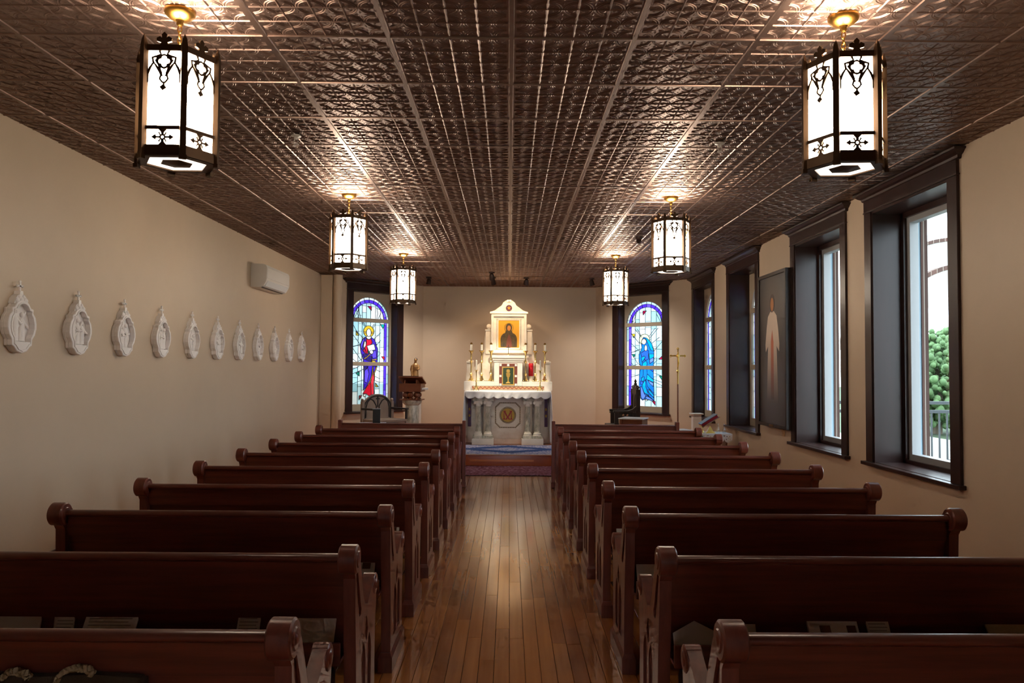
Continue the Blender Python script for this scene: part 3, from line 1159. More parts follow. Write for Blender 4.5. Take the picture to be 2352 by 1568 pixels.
rg = empty('blue_rug', (0.0, 12.84, 0.1797), 0, 'blue and white oriental rug on the platform before the altar', 'rug')
MB().box(-0.98, 0.98, -0.70, 0.70, 0.0006, 0.010).build('pile', 'rug_blue', rg)
MB().box(-1.0, 1.0, -0.715, 0.715, 0.0006, 0.006).build('edging', 'linen', rg)

# ------------------------------------------------------------------ pews
END_OUT = ([(0.0, 0.07), (0.41, 0.07), (0.405, 0.30), (0.415, 0.42), (0.43, 0.50)] + arc(0.395, 0.580, 0.047, -30, 105, 9)
           + [(0.33, 0.602), (0.27, 0.566), (0.22, 0.545), (0.17, 0.556), (0.13, 0.60), (0.095, 0.68), (0.055, 0.76), (0.015, 0.815)]
           + arc(-0.055, 0.800, 0.056, 35, 262, 12) + [(-0.045, 0.72), (-0.040, 0.60), (-0.015, 0.40), (0.0, 0.2)])


def lancet(y0, y1, z0, z1):
    ym = (y0 + y1) / 2
    zs = z1 - (y1 - y0) * 0.9
    return [(y0, z0), (y1, z0), (y1, zs), (y1 - (y1 - y0) * 0.1, zs + (z1 - zs) * 0.45), (ym + (y1 - y0) * 0.18, zs + (z1 - zs) * 0.82), (ym, z1),
            (ym - (y1 - y0) * 0.18, zs + (z1 - zs) * 0.82), (y0 + (y1 - y0) * 0.1, zs + (z1 - zs) * 0.45), (y0, zs)]


HOLES = [lancet(0.095, 0.19, 0.15, 0.41), lancet(0.22, 0.315, 0.15, 0.41), [(0.205, 0.39), (0.24, 0.44), (0.205, 0.50), (0.17, 0.44)],
         [(-0.028, 0.735), (0.0, 0.74), (0.03, 0.68), (0.06, 0.605), (0.085, 0.565), (0.075, 0.545), (0.045, 0.545), (0.008, 0.60), (-0.018, 0.68)]]


def pew_end_meshes():
    mb = MB()
    mb.plate([END_OUT], 0.015, AX_YZ, -0.015)
    mb.plate([END_OUT] + HOLES, 0.024, AX_YZ, 0.015)
    mb.plate([END_OUT] + HOLES, -0.015, AX_YZ, -0.024)
    panel = mb.mesh('bench_end', smooth=30)
    sc = MB().lathe([(0.050, -0.036), (0.057, -0.030), (0.057, 0.030), (0.050, 0.036)], 24, T(0, -0.055, 0.80) @ RY(pi / 2))
    for s_ in (-1, 1):
        sc.lathe([(0.034, 0.0), (0.030, s_ * 0.004), (0.018, s_ * 0.003), (0.012, s_ * 0.006)], 16, T(s_ * 0.036, -0.055, 0.80) @ RY(pi / 2))
    scroll = sc.mesh('scroll', smooth=40)
    sc = MB()
    sc.lathe([(0.040, -0.030), (0.046, -0.026), (0.046, 0.026), (0.040, 0.030)], 20, T(0, 0.395, 0.582) @ RY(pi / 2))
    for s_ in (-1, 1):
        sc.lathe([(0.026, 0.0), (0.022, s_ * 0.004), (0.010, s_ * 0.006)], 14, T(s_ * 0.030, 0.395, 0.582) @ RY(pi / 2))
    arm = sc.mesh('arm_scroll', smooth=40)
    ft = MB()
    for z0, z1, e in ((0.0, 0.075, 0.0),):
        ft.add([(-0.036, -0.02, 0.001), (0.036, -0.02, 0.001), (0.036, 0.43, 0.001), (-0.036, 0.43, 0.001), (-0.036, -0.02, 0.075), (0.036, -0.02, 0.075), (0.036, 0.43, 0.075), (-0.036, 0.43, 0.075),
                (-0.025, -0.008, 0.098), (0.025, -0.008, 0.098), (0.025, 0.418, 0.098), (-0.025, 0.418, 0.098)],
               [(0, 3, 2, 1), (0, 1, 5, 4), (1, 2, 6, 5), (2, 3, 7, 6), (3, 0, 4, 7), (4, 5, 9, 8), (5, 6, 10, 9), (6, 7, 11, 10), (7, 4, 8, 11), (8, 9, 10, 11)])
    foot = ft.mesh('foot')
    for m_ in (panel, scroll, foot, arm):
        m_.materials.append(MATS['pew_end_wood'])
    return panel, scroll, foot, arm


PANEL, SCROLL, FOOT, ARM = pew_end_meshes()
PL = 1.72                                   # pew length
yb_ = lambda z: 0.045 - 0.10 * (z - 0.40) / 0.40   # rear face of the backrest


def make_pew():
    root = empty('pew')
    hx = PL / 2 - 0.036
    for s_ in (-1, 1):
        e = place('bench_end', PANEL, None, root, (s_ * hx, 0, 0))
        place('scroll', SCROLL, None, e)
        place('foot', FOOT, None, e)
        place('arm_scroll', ARM, None, e)
    x0, x1 = -hx + 0.024, hx - 0.024
    W_ = x1 - x0
    Mx = T(x0, 0, 0) @ AX_YZ
    # upper board, lower panel, cap
    MB().plate([[(yb_(0.685), 0.685), (yb_(0.685) + 0.024, 0.685), (yb_(0.80) + 0.024, 0.795), (yb_(0.795), 0.795)]], W_, Mx).build('backrest_board', 'pew_wood', root)
    MB().plate([[(yb_(0.395) + 0.014, 0.395), (yb_(0.395) + 0.034, 0.395), (yb_(0.685) + 0.034, 0.685), (yb_(0.685) + 0.014, 0.685)]], W_, Mx).build('backrest_panel', 'pew_wood', root)
    cy = yb_(0.80) + 0.008
    MB().plate([arc(cy, 0.803, 0.026, 0, 330, 14, 0.0165)], W_, Mx).build('top_rail', 'pew_wood', root, smooth=40)
    MB().plate([[(0.07, 0.425), (0.40, 0.432), (0.425, 0.440), (0.425, 0.455), (0.40, 0.462), (0.07, 0.452)]], W_, Mx).build('seat', 'pew_wood', root, smooth=30)
    ra = yb_(0.42) + 0.012
    rk = MB().box(x0, x1, ra - 0.130, ra, 0.402, 0.414).box(x0, x1, ra - 0.142, ra - 0.128, 0.398, 0.486)
    rk.build('book_rack', 'pew_wood', root, bevel=0.003)
    kn = empty('kneeler')
    kn.parent = root
    MB().box(x0 + 0.03, x1 - 0.03, -0.075, -0.01, 0.225, 0.375).build('pad', 'kneeler_vinyl', kn, bevel=0.018, smooth=40)
    for sx in (x0 + 0.06, 0, x1 - 0.06):
        MB().box(sx - 0.012, sx + 0.012, -0.05, -0.03, 0.001, 0.225).box(sx - 0.018, sx + 0.018, -0.06, 0.02, 0.001, 0.012).build('leg', 'kneeler_metal', kn)
    return root


ORD = ['nearest', 'second', 'third', 'fourth', 'fifth', 'sixth', 'seventh', 'eighth', 'ninth']
PEW_Y = [2.18 + 0.872 * k for k in range(9)]
PEW_X = 0.585 + PL / 2
proto = make_pew()
first = True
for sd, sx in (('left', -1), ('right', 1)):
    for k in range(9):
        o = proto if first else copy_tree(proto)
        first = False
        o.location = (sx * PEW_X, PEW_Y[k], 0)
        tag(o, 'dark brown wooden pew %s of the aisle, %s row from the camera' % (sd, ORD[k]), 'pew', 'rows of wooden pews')

for sd, sx in (('left', -1), ('right', 1)):
    root = empty('pew_front_screen', (sx * 1.40, 9.99, 0), 0, 'low dark wooden screen before the first pew %s of the aisle' % sd, 'screen', 'front screens of the pew blocks')
    hx = 0.835
    for s_ in (-1, 1):
        e = MB().box(-0.022, 0.022, -0.045, 0.045, 0.06, 0.862).build('end_post', 'pew_end_wood', root, loc=(s_ * (hx - 0.022), 0, 0), bevel=0.006)
        MB().box(-0.03, 0.03, -0.06, 0.06, 0.001, 0.07).build('foot', 'pew_end_wood', e, bevel=0.005)
    MB().box(-hx + 0.044, hx - 0.044, -0.012, 0.012, 0.10, 0.80).build('panel', 'pew_wood', root)
    MB().box(-hx + 0.044, hx - 0.044, -0.026, 0.026, 0.80, 0.822).build('top_rail', 'pew_wood', root, bevel=0.008, smooth=40)
    MB().box(-hx + 0.044, hx - 0.044, -0.02, 0.012, 0.70, 0.80).build('upper_board', 'pew_wood', root)

# papers and books in the racks
def rack_item(row, sx, px0, px1, top, tilt, kind, label, mname='paper', lean=0.0):
    top += 0.014
    yb = PEW_Y[row] + yb_(0.42) + 0.012 - 0.123
    k = (PEW_Y[row] - 0.06) / F_PX
    x0, x1 = (px0 - 1170) * k, (px1 - 1170) * k
    wd, h = x1 - x0, top - 0.414
    ang = 0.60
    root = empty('booklet', ((x0 + x1) / 2, yb + 0.004, 0.4145), 0, label, 'booklet', 'papers in the pew racks')
    M = RX(-ang)
    hh = h / cos(ang)
    if kind == 'open':
        MB().add([(-wd / 2, 0, 0), (0, 0, 0), (wd / 2, 0, 0), (-wd / 2, 0, hh * 0.70), (0, 0, hh), (wd / 2, 0, hh * 0.70), (-wd / 2, 0.012, 0), (0, 0.012, 0), (wd / 2, 0.012, 0), (-wd / 2, 0.012, hh * 0.70), (0, 0.012, hh), (wd / 2, 0.012, hh * 0.70)],
                 [(0, 1, 4, 3), (1, 2, 5, 4), (7, 6, 9, 10), (8, 7, 10, 11), (0, 3, 9, 6), (2, 8, 11, 5), (3, 4, 10, 9), (4, 5, 11, 10), (0, 6, 7, 1), (1, 7, 8, 2)], M).build('pages', mname, root)
    else:
        sh = lean
        MB().add([(-wd / 2, 0, 0), (wd / 2, 0, 0), (wd / 2 + sh, 0, hh), (-wd / 2 + sh, 0, hh), (-wd / 2, 0.008, 0), (wd / 2, 0.008, 0), (wd / 2 + sh, 0.008, hh), (-wd / 2 + sh, 0.008, hh)],
                 [(0, 1, 2, 3), (5, 4, 7, 6), (0, 4, 5, 1), (1, 5, 6, 2), (2, 6, 7, 3), (3, 7, 4, 0)], M).build('pages', mname, root)
        if kind == 'squares':
            for q in ((-0.16, 0.035), (0.36, 0.03)):
                MB().box(wd * q[0] - q[1] * 0.6, wd * q[0] + q[1] * 0.6, -0.0012, 0, hh - 0.055, hh - 0.022, M).build('printed_mark', 'print_brown', root)
        elif kind == 'text':
            for i in range(5):
                MB().box(-wd * 0.42 + lean * 0.7, wd * (0.40 if i % 2 else 0.34) + lean * 0.7, -0.001, 0, hh - 0.016 - i * 0.013, hh - 0.012 - i * 0.013, M).build('printed_line', 'print_grey', root)
        elif kind == 'mark':
            MB().box(wd * 0.15, wd * 0.38, -0.0012, 0, hh - 0.05, hh - 0.018, M).build('printed_mark', 'print_brown', root)
    return root


rack_item(1, -1, -40, 103, 0.535, 0, 'plain', 'pale booklet at far left in the second left pew rack', 'paper_grey', -0.03)
rack_item(1, -1, 140, 186, 0.530, 0, 'text', 'small slanted grey leaflet between two booklets in second left pew', 'paper_grey', -0.04)
rack_item(1, -1, 190, 311, 0.548, 0, 'text', 'wide white printed booklet upright in the second left pew rack')
rack_item(1, -1, 548, 600, 0.540, 0, 'text', 'small square grey leaflet in the middle of second left pew', 'paper_grey', -0.008)
rack_item(1, -1, 653, 772, 0.552, 0, 'plain', 'plain white booklet by the aisle end of second left pew')
rack_item(2, -1, 780, 862, 0.545, 0, 'mark', 'white booklet with brown square by aisle end, third left pew')
rack_item(3, -1, 868, 918, 0.545, 0, 'mark', 'white booklet with brown square by aisle end, fourth left pew')
rack_item(1, 1, 1553, 1658, 0.530, 0, 'open', 'open grey book with peaked pages in the second right pew', 'paper_grey')
rack_item(1, 1, 1690, 1740, 0.520, 0, 'plain', 'small slanted grey leaflet beside the open book, second right pew', 'paper_grey', 0.012)
rack_item(1, 1, 1868, 1985, 0.535, 0, 'squares', 'white booklet with two brown squares in the second right pew')
rack_item(1, 1, 2003, 2055, 0.556, 0, 'text', 'tilted grey printed leaflet near booklet with two brown squares', 'paper_grey', 0.008)
rack_item(1, 1, 2285, 2400, 0.524, 0, 'plain', 'tan booklet at far right in the second right pew rack', 'rope', 0.0)
rack_item(2, 1, 1468, 1560, 0.545, 0, 'mark', 'white booklet with brown square by aisle end, third right pew')
rack_item(3, 1, 1421, 1480, 0.545, 0, 'mark', 'white booklet by aisle end of the fourth right pew')

# cloth bag with rope handles in the nearest left rack
ry = PEW_Y[0] + yb_(0.42) + 0.012 - 0.11
bg = empty('cloth_bag', (-1.25, ry + 0.035, 0.4146), 0, 'brown cloth bag with braided rope handles in nearest left pew rack', 'bag')
MB().plate([[(-0.22, 0), (0.25, 0), (0.24, 0.275), (0.10, 0.285), (-0.05, 0.277), (-0.21, 0.285)]], 0.02, AX_XZ, -0.03).build('bag_body', 'bag_cloth', bg, bevel=0.008, smooth=40)
for cx, rr_, ph in ((-0.10, 0.028, 0.0), (0.06, 0.040, -0.25)):
    path = [(cx + rr_ * 1.2 * cos(t_), -0.035 - 0.012 * sin(t_), 0.276 + ph * (cos(t_) * -0.04) + rr_ * 0.75 * sin(t_)) for t_ in [pi * i / 14 for i in range(15)]]
    mb = MB()
    for st in range(3):
        mb.tube([(p[0] + 0.006 * cos(i * 1.5 + st * 2.09), p[1] + 0.006 * sin(i * 1.5 + st * 2.09), p[2] + 0.006 * cos(i * 1.5 + st * 2.09)) for i, p in enumerate(path)], 0.0065, 6)
    mb.build('rope_handle', 'rope', bg, smooth=60)

# ------------------------------------------------------------------ lanterns
LR, LZ0, LZ1 = 0.180, 2.490, 2.972
ap = LR * cos(pi / 6)


def make_lantern():
    root = empty('lantern')
    mb = MB().lathe([(0.004, HC - 0.048), (0.030, HC - 0.046), (0.050, HC - 0.036), (0.066, HC - 0.022), (0.070, HC - 0.012), (0.070, HC - 0.002), (0.05, HC - 0.001)], 24)
    cn = mb.build('canopy', 'old_brass', root, smooth=40)
    MB().lathe([(0.010, HC - 0.075), (0.016, HC - 0.066), (0.014, HC - 0.056), (0.020, HC - 0.046)], 14).build('canopy_loop', 'old_brass', cn, smooth=50)
    z = HC - 0.075
    i = 0
    while z > LZ1 + 0.025:
        M = T(0, 0, z - 0.014) @ RZ(pi / 2 * (i % 2))
        MB().tube([(0.009 * cos(t), 0, 0.018 * sin(t)) for t in [2 * pi * k / 12 for k in range(12)]], 0.0032, 6, M, closed=True).build('chain_link', 'old_brass', root, smooth=60)
        z -= 0.026
        i += 1
    zh = LZ1 - 0.004
    hb = MB().tube([(0, 0, LZ1 + 0.03), (0, 0, zh - 0.01)], 0.008, 8)
    for k in range(3):
        a_ = pi / 3 * k
        hb.tube([(LR * 0.92 * cos(a_), LR * 0.92 * sin(a_), zh - 0.012), (-LR * 0.92 * cos(a_), -LR * 0.92 * sin(a_), zh - 0.012)], 0.006, 6)
    hb.build('hanger_spider', 'bronze', root, smooth=50)
    for k in range(6):
        a_ = pi / 3 * k
        M = T(LR * cos(a_), LR * sin(a_), 0) @ RZ(a_)
        MB().add([(-0.012, -0.016, LZ0 - 0.004), (0.010, -0.013, LZ0 - 0.004), (0.010, 0.013, LZ0 - 0.004), (-0.012, 0.016, LZ0 - 0.004),
                  (-0.012, -0.016, LZ1), (0.010, -0.013, LZ1), (0.010, 0.013, LZ1), (-0.012, 0.016, LZ1), (-0.006, -0.010, LZ1 + 0.035), (0.006, -0.009, LZ1 + 0.035), (0.006, 0.009, LZ1 + 0.035), (-0.006, 0.010, LZ1 + 0.035), (0, 0, LZ1 + 0.062)],
                 [(0, 3, 2, 1), (0, 1, 5, 4), (1, 2, 6, 5), (2, 3, 7, 6), (3, 0, 4, 7), (4, 5, 9, 8), (5, 6, 10, 9), (6, 7, 11, 10), (7, 4, 8, 11), (8, 9, 12), (9, 10, 12), (10, 11, 12), (11, 8, 12)], M).build('corner_post', 'bronze', root)
        MB().box(-0.006, 0.014, -0.016, 0.016, LZ0 - 0.022, LZ0 - 0.004, M).build('foot', 'bronze', root)
    u = 0.00054                      # one drawing unit of the face tracery
    fx = lambda x: (x - 540) * u
    uz = 0.000531
    fz = lambda y: LZ1 - 0.002 - (y - 470) * uz
    F = lambda *pp: [(fx(x), fz(y)) for x, y in pp]
    hw = LR / 2 - 0.012
    for k in range(6):
        a_ = pi / 3 * k + pi / 6
        # local frame: x along the face, y outward
        Mf = Matrix.Rotation(a_ - pi / 2, 4, 'Z')
        MA = Mf @ T(0, ap - 0.010, 0) @ AX_XZ
        gl = MB().plate([[(-hw, LZ0 + 0.012), (hw, LZ0 + 0.012), (hw, LZ1 - 0.012), (-hw, LZ1 - 0.012)]], 0.003, MA, 0.0)
        gl.build('glass_panel', 'lantern_glass', root)
        t0, t1 = 0.004, 0.010
        fr = MB()
        fr.plate([F((390, 448), (690, 448), (690, 500), (390, 500))], t1 + 0.003, MA, t0)
        fr.build('upper_rail', 'bronze', root)
        fr = MB()
        fr.plate([F((390, 1135), (690, 1135), (690, 1166), (390, 1166))], t1 + 0.003, MA, t0)
        fr.build('middle_rail', 'bronze', root)
        fr = MB()
        fr.plate([[(-hw, fz(1295)), (hw, fz(1295)), (hw, LZ0 - 0.004), (-hw, LZ0 - 0.004)]], t1 + 0.004, MA, t0)
        fr.build('lower_rail', 'bronze', root)
        tr = MB()
        wd = 0.0105
        for s_ in (-1, 1):
            q = lambda *pp: F(*[(540 + s_ * (x - 540), y) for x, y in pp])
            tr.strip(q((676, 770), (674, 700), (655, 645), (626, 598), (596, 640), (572, 682), (556, 716)), wd, t1, MA, t0)
            tr.strip(q((580, 500), (566, 530), (604, 548), (636, 556), (628, 598)), wd * 0.9, t1, MA, t0)
            tr.strip(q((612, 575), (585, 620), (560, 690), (574, 738), (556, 762), (544, 770)), wd * 0.75, t1, MA, t0)
            tr.plate([q((690, 744), (664, 758), (690, 776))], t1, MA, t0)
        # quatrefoil plate
        lob = []
        for j in range(4):
            aa = 90 * j
            cx, cy = 540 + 26 * cos(radians(aa)), 588 + 26 * sin(radians(aa))
            lob += arc(cx, cy, 22, aa - 100, aa + 100, 6)
        outer = [(480, 545), (540, 525), (600, 545), (612, 588), (575, 640), (540, 655), (505, 640), (468, 588)]
        tr.plate([F(*outer), F(*lob)], t1, MA, t0)
        tr.strip(F((540, 765), (540, 790)), wd * 0.8, t1, MA, t0)
        tr.plate([F((540, 782), (572, 808), (548, 838), (515, 814))], t1 + 0.002, MA, t0)
        tr.build('tracery', 'bronze', root)
        lo = MB()
        cy = 1230
        lo.plate([F(*ell(540, cy, 26, 26, 14)), F(*ell(540, cy, 12, 12, 10))], t1, MA, t0)
        for s_ in (-1, 1):
            q = lambda *pp: F(*[(540 + s_ * (x - 540), y) for x, y in pp])
            lo.plate([q((562, cy - 8), (592, cy - 7), (598, cy - 24), (634, cy), (598, cy + 24), (592, cy + 7), (562, cy + 8))], t1, MA, t0)
            q2 = lambda *pp: F(*[(x, cy + s_ * (y - cy)) for x, y in pp])
            lo.plate([q2((530, cy + 20), (550, cy + 20), (552, cy + 40), (575, cy + 66), (505, cy + 66), (528, cy + 40))], t1, MA, t0)
            for s2 in (-1, 1):
                lo.strip(F((540 + s2 * 18, cy + s_ * 18), (540 + s2 * 30, cy + s_ * 36), (540 + s2 * 22, cy + s_ * 40)), 0.006, t1, MA, t0)
        lo.build('cross_ornament', 'bronze', root)
        fn = MB()
        fn.plate([F((505, 455), (515, 430), (480, 420), (478, 392), (505, 378), (522, 392), (518, 362), (540, 340), (562, 362), (558, 392), (575, 378), (602, 392), (600, 420), (565, 430), (575, 455))], t1 + 0.003, MA, t0 - 0.002)
        fn.build('finial', 'bronze', root)
    hexa = lambda r: [(r * cos(pi / 3 * k), r * sin(pi / 3 * k)) for k in range(6)]
    MB().plate([hexa(LR - 0.004), hexa(LR - 0.042)], LZ0 + 0.008, None, LZ0 - 0.006).build('bottom_rim', 'bronze', root)
    MB().plate([hexa(LR - 0.040)], LZ0 + 0.004, None, LZ0).build('bottom_glass', 'lantern_bottom_glass', root)
    MB().lathe([(0.02, LZ0 - 0.010), (0.072, LZ0 - 0.004), (0.074, LZ0 - 0.001), (0.01, LZ0 - 0.0008)], 6).build('centre_shade_disc', 'bronze', root)  # dark disc imitates the shaded centre of the bottom glass
    return root


LAMPS = [(-1.55, 3.49, 1, 'left lantern nearest the camera, over the front pews'), (1.555, 3.49, -4, 'right lantern nearest the camera, over the front pews'),
         (-1.547, 7.22, -8, 'left lantern of the middle pair'), (1.547, 7.24, 0, 'right lantern of the middle pair'),
         (-1.55, 10.98, 8, 'left lantern of the far pair near the altar'), (1.54, 10.98, 2, 'right lantern of the far pair near the altar')]
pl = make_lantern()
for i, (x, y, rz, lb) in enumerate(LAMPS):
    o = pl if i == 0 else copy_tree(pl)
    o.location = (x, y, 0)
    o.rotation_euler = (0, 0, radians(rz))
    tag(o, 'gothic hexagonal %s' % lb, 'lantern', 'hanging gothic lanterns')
    ld = bpy.data.lights.new('lantern_bulb', 'POINT')
    ld.energy = BULB_W
    ld.color = (1.0, 0.50, 0.24)
    ld.shadow_soft_size = 0.05
    lo_ = bpy.data.objects.new('lantern_bulb', ld)
    COL.objects.link(lo_)
    lo_.parent = o
    lo_.location = (0, 0, LZ1 - 0.07)

# ------------------------------------------------------------------ ceiling fittings
def sprinkler(x, y, label):
    r = empty('sprinkler', (x, y, HC - 0.012), 0, label, 'sprinkler', 'white ceiling sprinklers')
    MB().lathe([(0.036, 0.0), (0.036, -0.006), (0.014, -0.014), (0.012, -0.03)], 16).build('escutcheon', 'sprinkler_white', r, smooth=40)
    MB().tube([(-0.012, 0, -0.03), (-0.016, 0, -0.045), (0, 0, -0.06)], 0.003, 6).tube([(0.012, 0, -0.03), (0.016, 0, -0.045), (0, 0, -0.06)], 0.003, 6).build('yoke', 'sprinkler_white', r)
    MB().lathe([(0.020, -0.060), (0.020, -0.064), (0.004, -0.066)], 12).build('deflector', 'sprinkler_white', r)


def on_ceiling(px, py):
    dv = fw + r2 * ((px - 1176) / F_PX) + u2 * ((784 - py) / F_PX)
    t = (HC - EYE.z) / dv.z
    return EYE.x + dv.x * t, EYE.y + dv.y * t


sprinkler(-1.53, 5.35, 'white sprinkler on ceiling behind the nearest left lantern')
sprinkler(1.52, 5.45, 'white sprinkler on ceiling beside the nearest right lantern')
dt = empty('smoke_detector', (1.60, 9.35, HC - 0.011), 0, 'small dark detector hanging from ceiling beside right middle lantern', 'detector')
MB().lathe([(0.045, 0), (0.045, -0.02), (0.03, -0.04), (0.035, -0.06), (0.02, -0.085)], 14).build('housing', 'detector_dark', dt, smooth=40)
MB().lathe([(0.014, -0.085), (0.012, -0.095), (0.002, -0.098)], 10).build('sensor_tip', 'black_plastic', dt)


def spot(x, y, target, label, power, size=24.0, blend=0.6, col=(1.0, 0.86, 0.66)):
    r = empty('ceiling_spotlight', (x, y, HC - 0.011), 0, label, 'spotlight', 'ceiling spotlights over the altar')
    MB().lathe([(0.05, 0), (0.05, -0.014), (0.02, -0.02), (0.010, -0.022), (0.010, -0.05)], 16).build('mount', 'detector_dark', r, smooth=40)
    pv = Vector((0, 0, -0.07))
    dv = (Vector(target) - Vector((x, y, HC - 0.08))).normalized()
    q = dv.to_track_quat('-Z', 'Y').to_matrix().to_4x4()
    M = T(*pv) @ q
    h = MB().lathe([(0.022, 0.05), (0.036, 0.03), (0.044, -0.035), (0.047, -0.05), (0.041, -0.05), (0.036, -0.03)], 16, M, cap=False).lathe([(0.022, 0.05), (0.002, 0.052)], 16, M)
    h.build('lamp_head', 'detector_dark', r, smooth=40)
    MB().lathe([(0.036, -0.030), (0.001, -0.028)], 16, M, cap=False).build('lens', 'spot_lens', r)
    ld = bpy.data.lights.new('spot_beam', 'SPOT')
    ld.energy = power
    ld.spot_size = radians(size)
    ld.spot_blend = blend
    ld.color = col
    ld.shadow_soft_size = 0.03
    lo_ = bpy.data.objects.new('spot_beam', ld)
    COL.objects.link(lo_)
    lo_.parent = r
    lo_.matrix_local = T(*(pv + dv * 0.055)) @ q


spot(-0.31, 13.0, (-0.02, 14.05, 1.30), 'dark ceiling spotlight left of centre, furthest from the altar', SPOT_W, 46)
spot(-0.30, 13.75, (-0.10, 14.6, 1.9), 'dark ceiling spotlight left of centre, nearest the altar', SPOT_W * 0.17, 110, 1.0, (1.0, 0.70, 0.42))
spot(0.30, 13.75, (0.10, 14.6, 1.9), 'dark ceiling spotlight right of centre above the altar', SPOT_W * 0.17, 110, 1.0, (1.0, 0.70, 0.42))
spot(-1.48, 13.80, (-1.70, 14.1, 1.5), 'dark ceiling spotlight at left above the statue', SPOT_W * 0.60, 130, 1.0, (1.0, 0.92, 0.82))
spot(1.50, 13.80, (2.0, 14.2, 1.2), 'dark ceiling spotlight at right above the carved chair', SPOT_W * 0.60, 130, 1.0, (1.0, 0.92, 0.82))

# ------------------------------------------------------------------ altar
AC = -0.02
pz = 0.1785
at = empty('altar', (AC, 13.9, pz), 0, 'white marble altar with paired columns and monogram roundel', 'altar')


def A(mb, name, m, parent=None, **k):
    return mb.build(name, m, parent or at, **k)


# local coordinates: x across, y depth (0 = 13.9), z above platform
A(MB().box(-0.80, 0.80, 0.10, 0.48, 0.001, 0.965), 'rear_block', 'marble', bevel=0.004)
A(MB().box(-0.44, 0.44, -0.10, 0.10, 0.10, 0.90), 'front_panel', 'marble_warm', bevel=0.004)
A(MB().box(-0.44, 0.44, -0.12, 0.10, 0.001, 0.10), 'plinth_panel', 'marble_warm', bevel=0.004)
for s_ in (-1, 1):
    A(MB().box(-0.195, 0.195, -0.30, 0.05, 0.001, 0.115), 'pedestal', 'marble', loc=(s_ * 0.445, 0, 0), bevel=0.005)
    A(MB().box(-0.175, 0.175, -0.28, 0.05, 0.115, 0.165), 'pedestal_step', 'marble_veined', loc=(s_ * 0.445, 0, 0), bevel=0.005)
    for dx in (-0.088, 0.088):
        cb = empty('column', (s_ * 0.445 + dx, -0.20, 0.165))
        cb.parent = at
        MB().lathe([(0.075, 0.0), (0.075, 0.02), (0.068, 0.024), (0.072, 0.036), (0.066, 0.046), (0.056, 0.05), (0.060, 0.06), (0.055, 0.07)], 24).build('column_base', 'marble', cb, smooth=40)
        sh = MB()
        n_ = 40
        vs, fs = [], []
        for (z_, sc_) in ((0.068, 1.0), (0.09, 0.97), (0.30, 0.95), (0.52, 0.86)):
            for i in range(n_):
                a_ = 2 * pi * i / n_
                rr_ = 0.052 * sc_ * (1.0 - (0.07 if i % 2 else 0.0))
                vs.append((rr_ * cos(a_), rr_ * sin(a_), z_))
        for k in range(3):
            for i in range(n_):
                j = (i + 1) % n_
                fs.append((k * n_ + i, k * n_ + j, (k + 1) * n_ + j, (k + 1) * n_ + i))
        sh.add(vs, fs).build('shaft', 'marble_veined', cb, recalc=False)
        cp = MB().lathe([(0.044, 0.52), (0.05, 0.53), (0.046, 0.54), (0.060, 0.575), (0.066, 0.60)], 20)
        for sx in (-1, 1):
            for sy in (-1, 1):
                cp.lathe([(0.022, -0.008), (0.022, 0.008)], 12, T(sx * 0.058, sy * 0.05, 0.585) @ RX(pi / 2))
        cp.box(-0.072, 0.072, -0.066, 0.066, 0.60, 0.622)
        cp.build('capital', 'marble', cb, smooth=40)
    A(MB().box(-0.19, 0.19, -0.285, 0.05, 0.787, 0.86), 'entablature', 'marble_veined', loc=(s_ * 0.445, 0, 0), bevel=0.005)
    A(MB().box(-0.030, 0.030, -0.004, 0.0, 0.30, 0.865), 'mosaic_strip', 'mosaic_violet', loc=(s_ * 0.705, 0.10, 0))
    for zz, cc in ((0.62, 'mosaic_gold'), (0.50, 'mosaic_gold')):
        A(MB().plate([ell(0, 0, 0.018, 0.026, 8)], -0.007, T(0, 0, zz) @ AX_XZ, -0.004), 'mosaic_motif', cc, loc=(s_ * 0.705, 0.10, 0))
A(MB().box(-0.745, 0.745, -0.33, 0.12, 0.86, 0.955), 'mensa', 'marble', bevel=0.01)
# octagon mosaic frame, roundel and monogram
oc = lambda h, k: [(-k, -h), (k, -h), (h, -k), (h, k), (k, h), (-k, h), (-h, k), (-h, -k)]
Z0 = 0.525
MF = T(0, -0.10, Z0) @ AX_XZ
fr_ = A(MB().plate([oc(0.232, 0.148), oc(0.212, 0.136)], -0.003, MF, 0.0), 'octagon_border', 'mosaic_grey')
k8 = oc(0.222, 0.142)
for i in range(8):
    p, q = Vector(k8[i]), Vector(k8[(i + 1) % 8])
    nn = 9 if (p - q).length > 0.2 else 4
    for j in range(nn):
        cpt = p.lerp(q, (j + 0.5) / nn)
        MB().plate([[(cpt.x - 0.008, cpt.y - 0.008), (cpt.x + 0.008, cpt.y - 0.008), (cpt.x + 0.008, cpt.y + 0.008), (cpt.x - 0.008, cpt.y + 0.008)]], -0.005, MF, -0.002).build('tessera', 'mosaic_tan', fr_)
rd = A(MB().plate([ell(0, 0, 0.152, 0.152, 40)], -0.004, MF, 0), 'roundel', 'mosaic_grey')
MB().plate([ell(0, 0, 0.145, 0.145, 40), ell(0, 0, 0.136, 0.136, 40)], -0.0055, MF, -0.003).build('roundel_ring', 'mosaic_tan', rd)
MB().plate([ell(0, 0, 0.124, 0.124, 40)], -0.006, MF, -0.003).build('roundel_field', 'mosaic_gold', rd)
mo = MB()
S = 0.00072
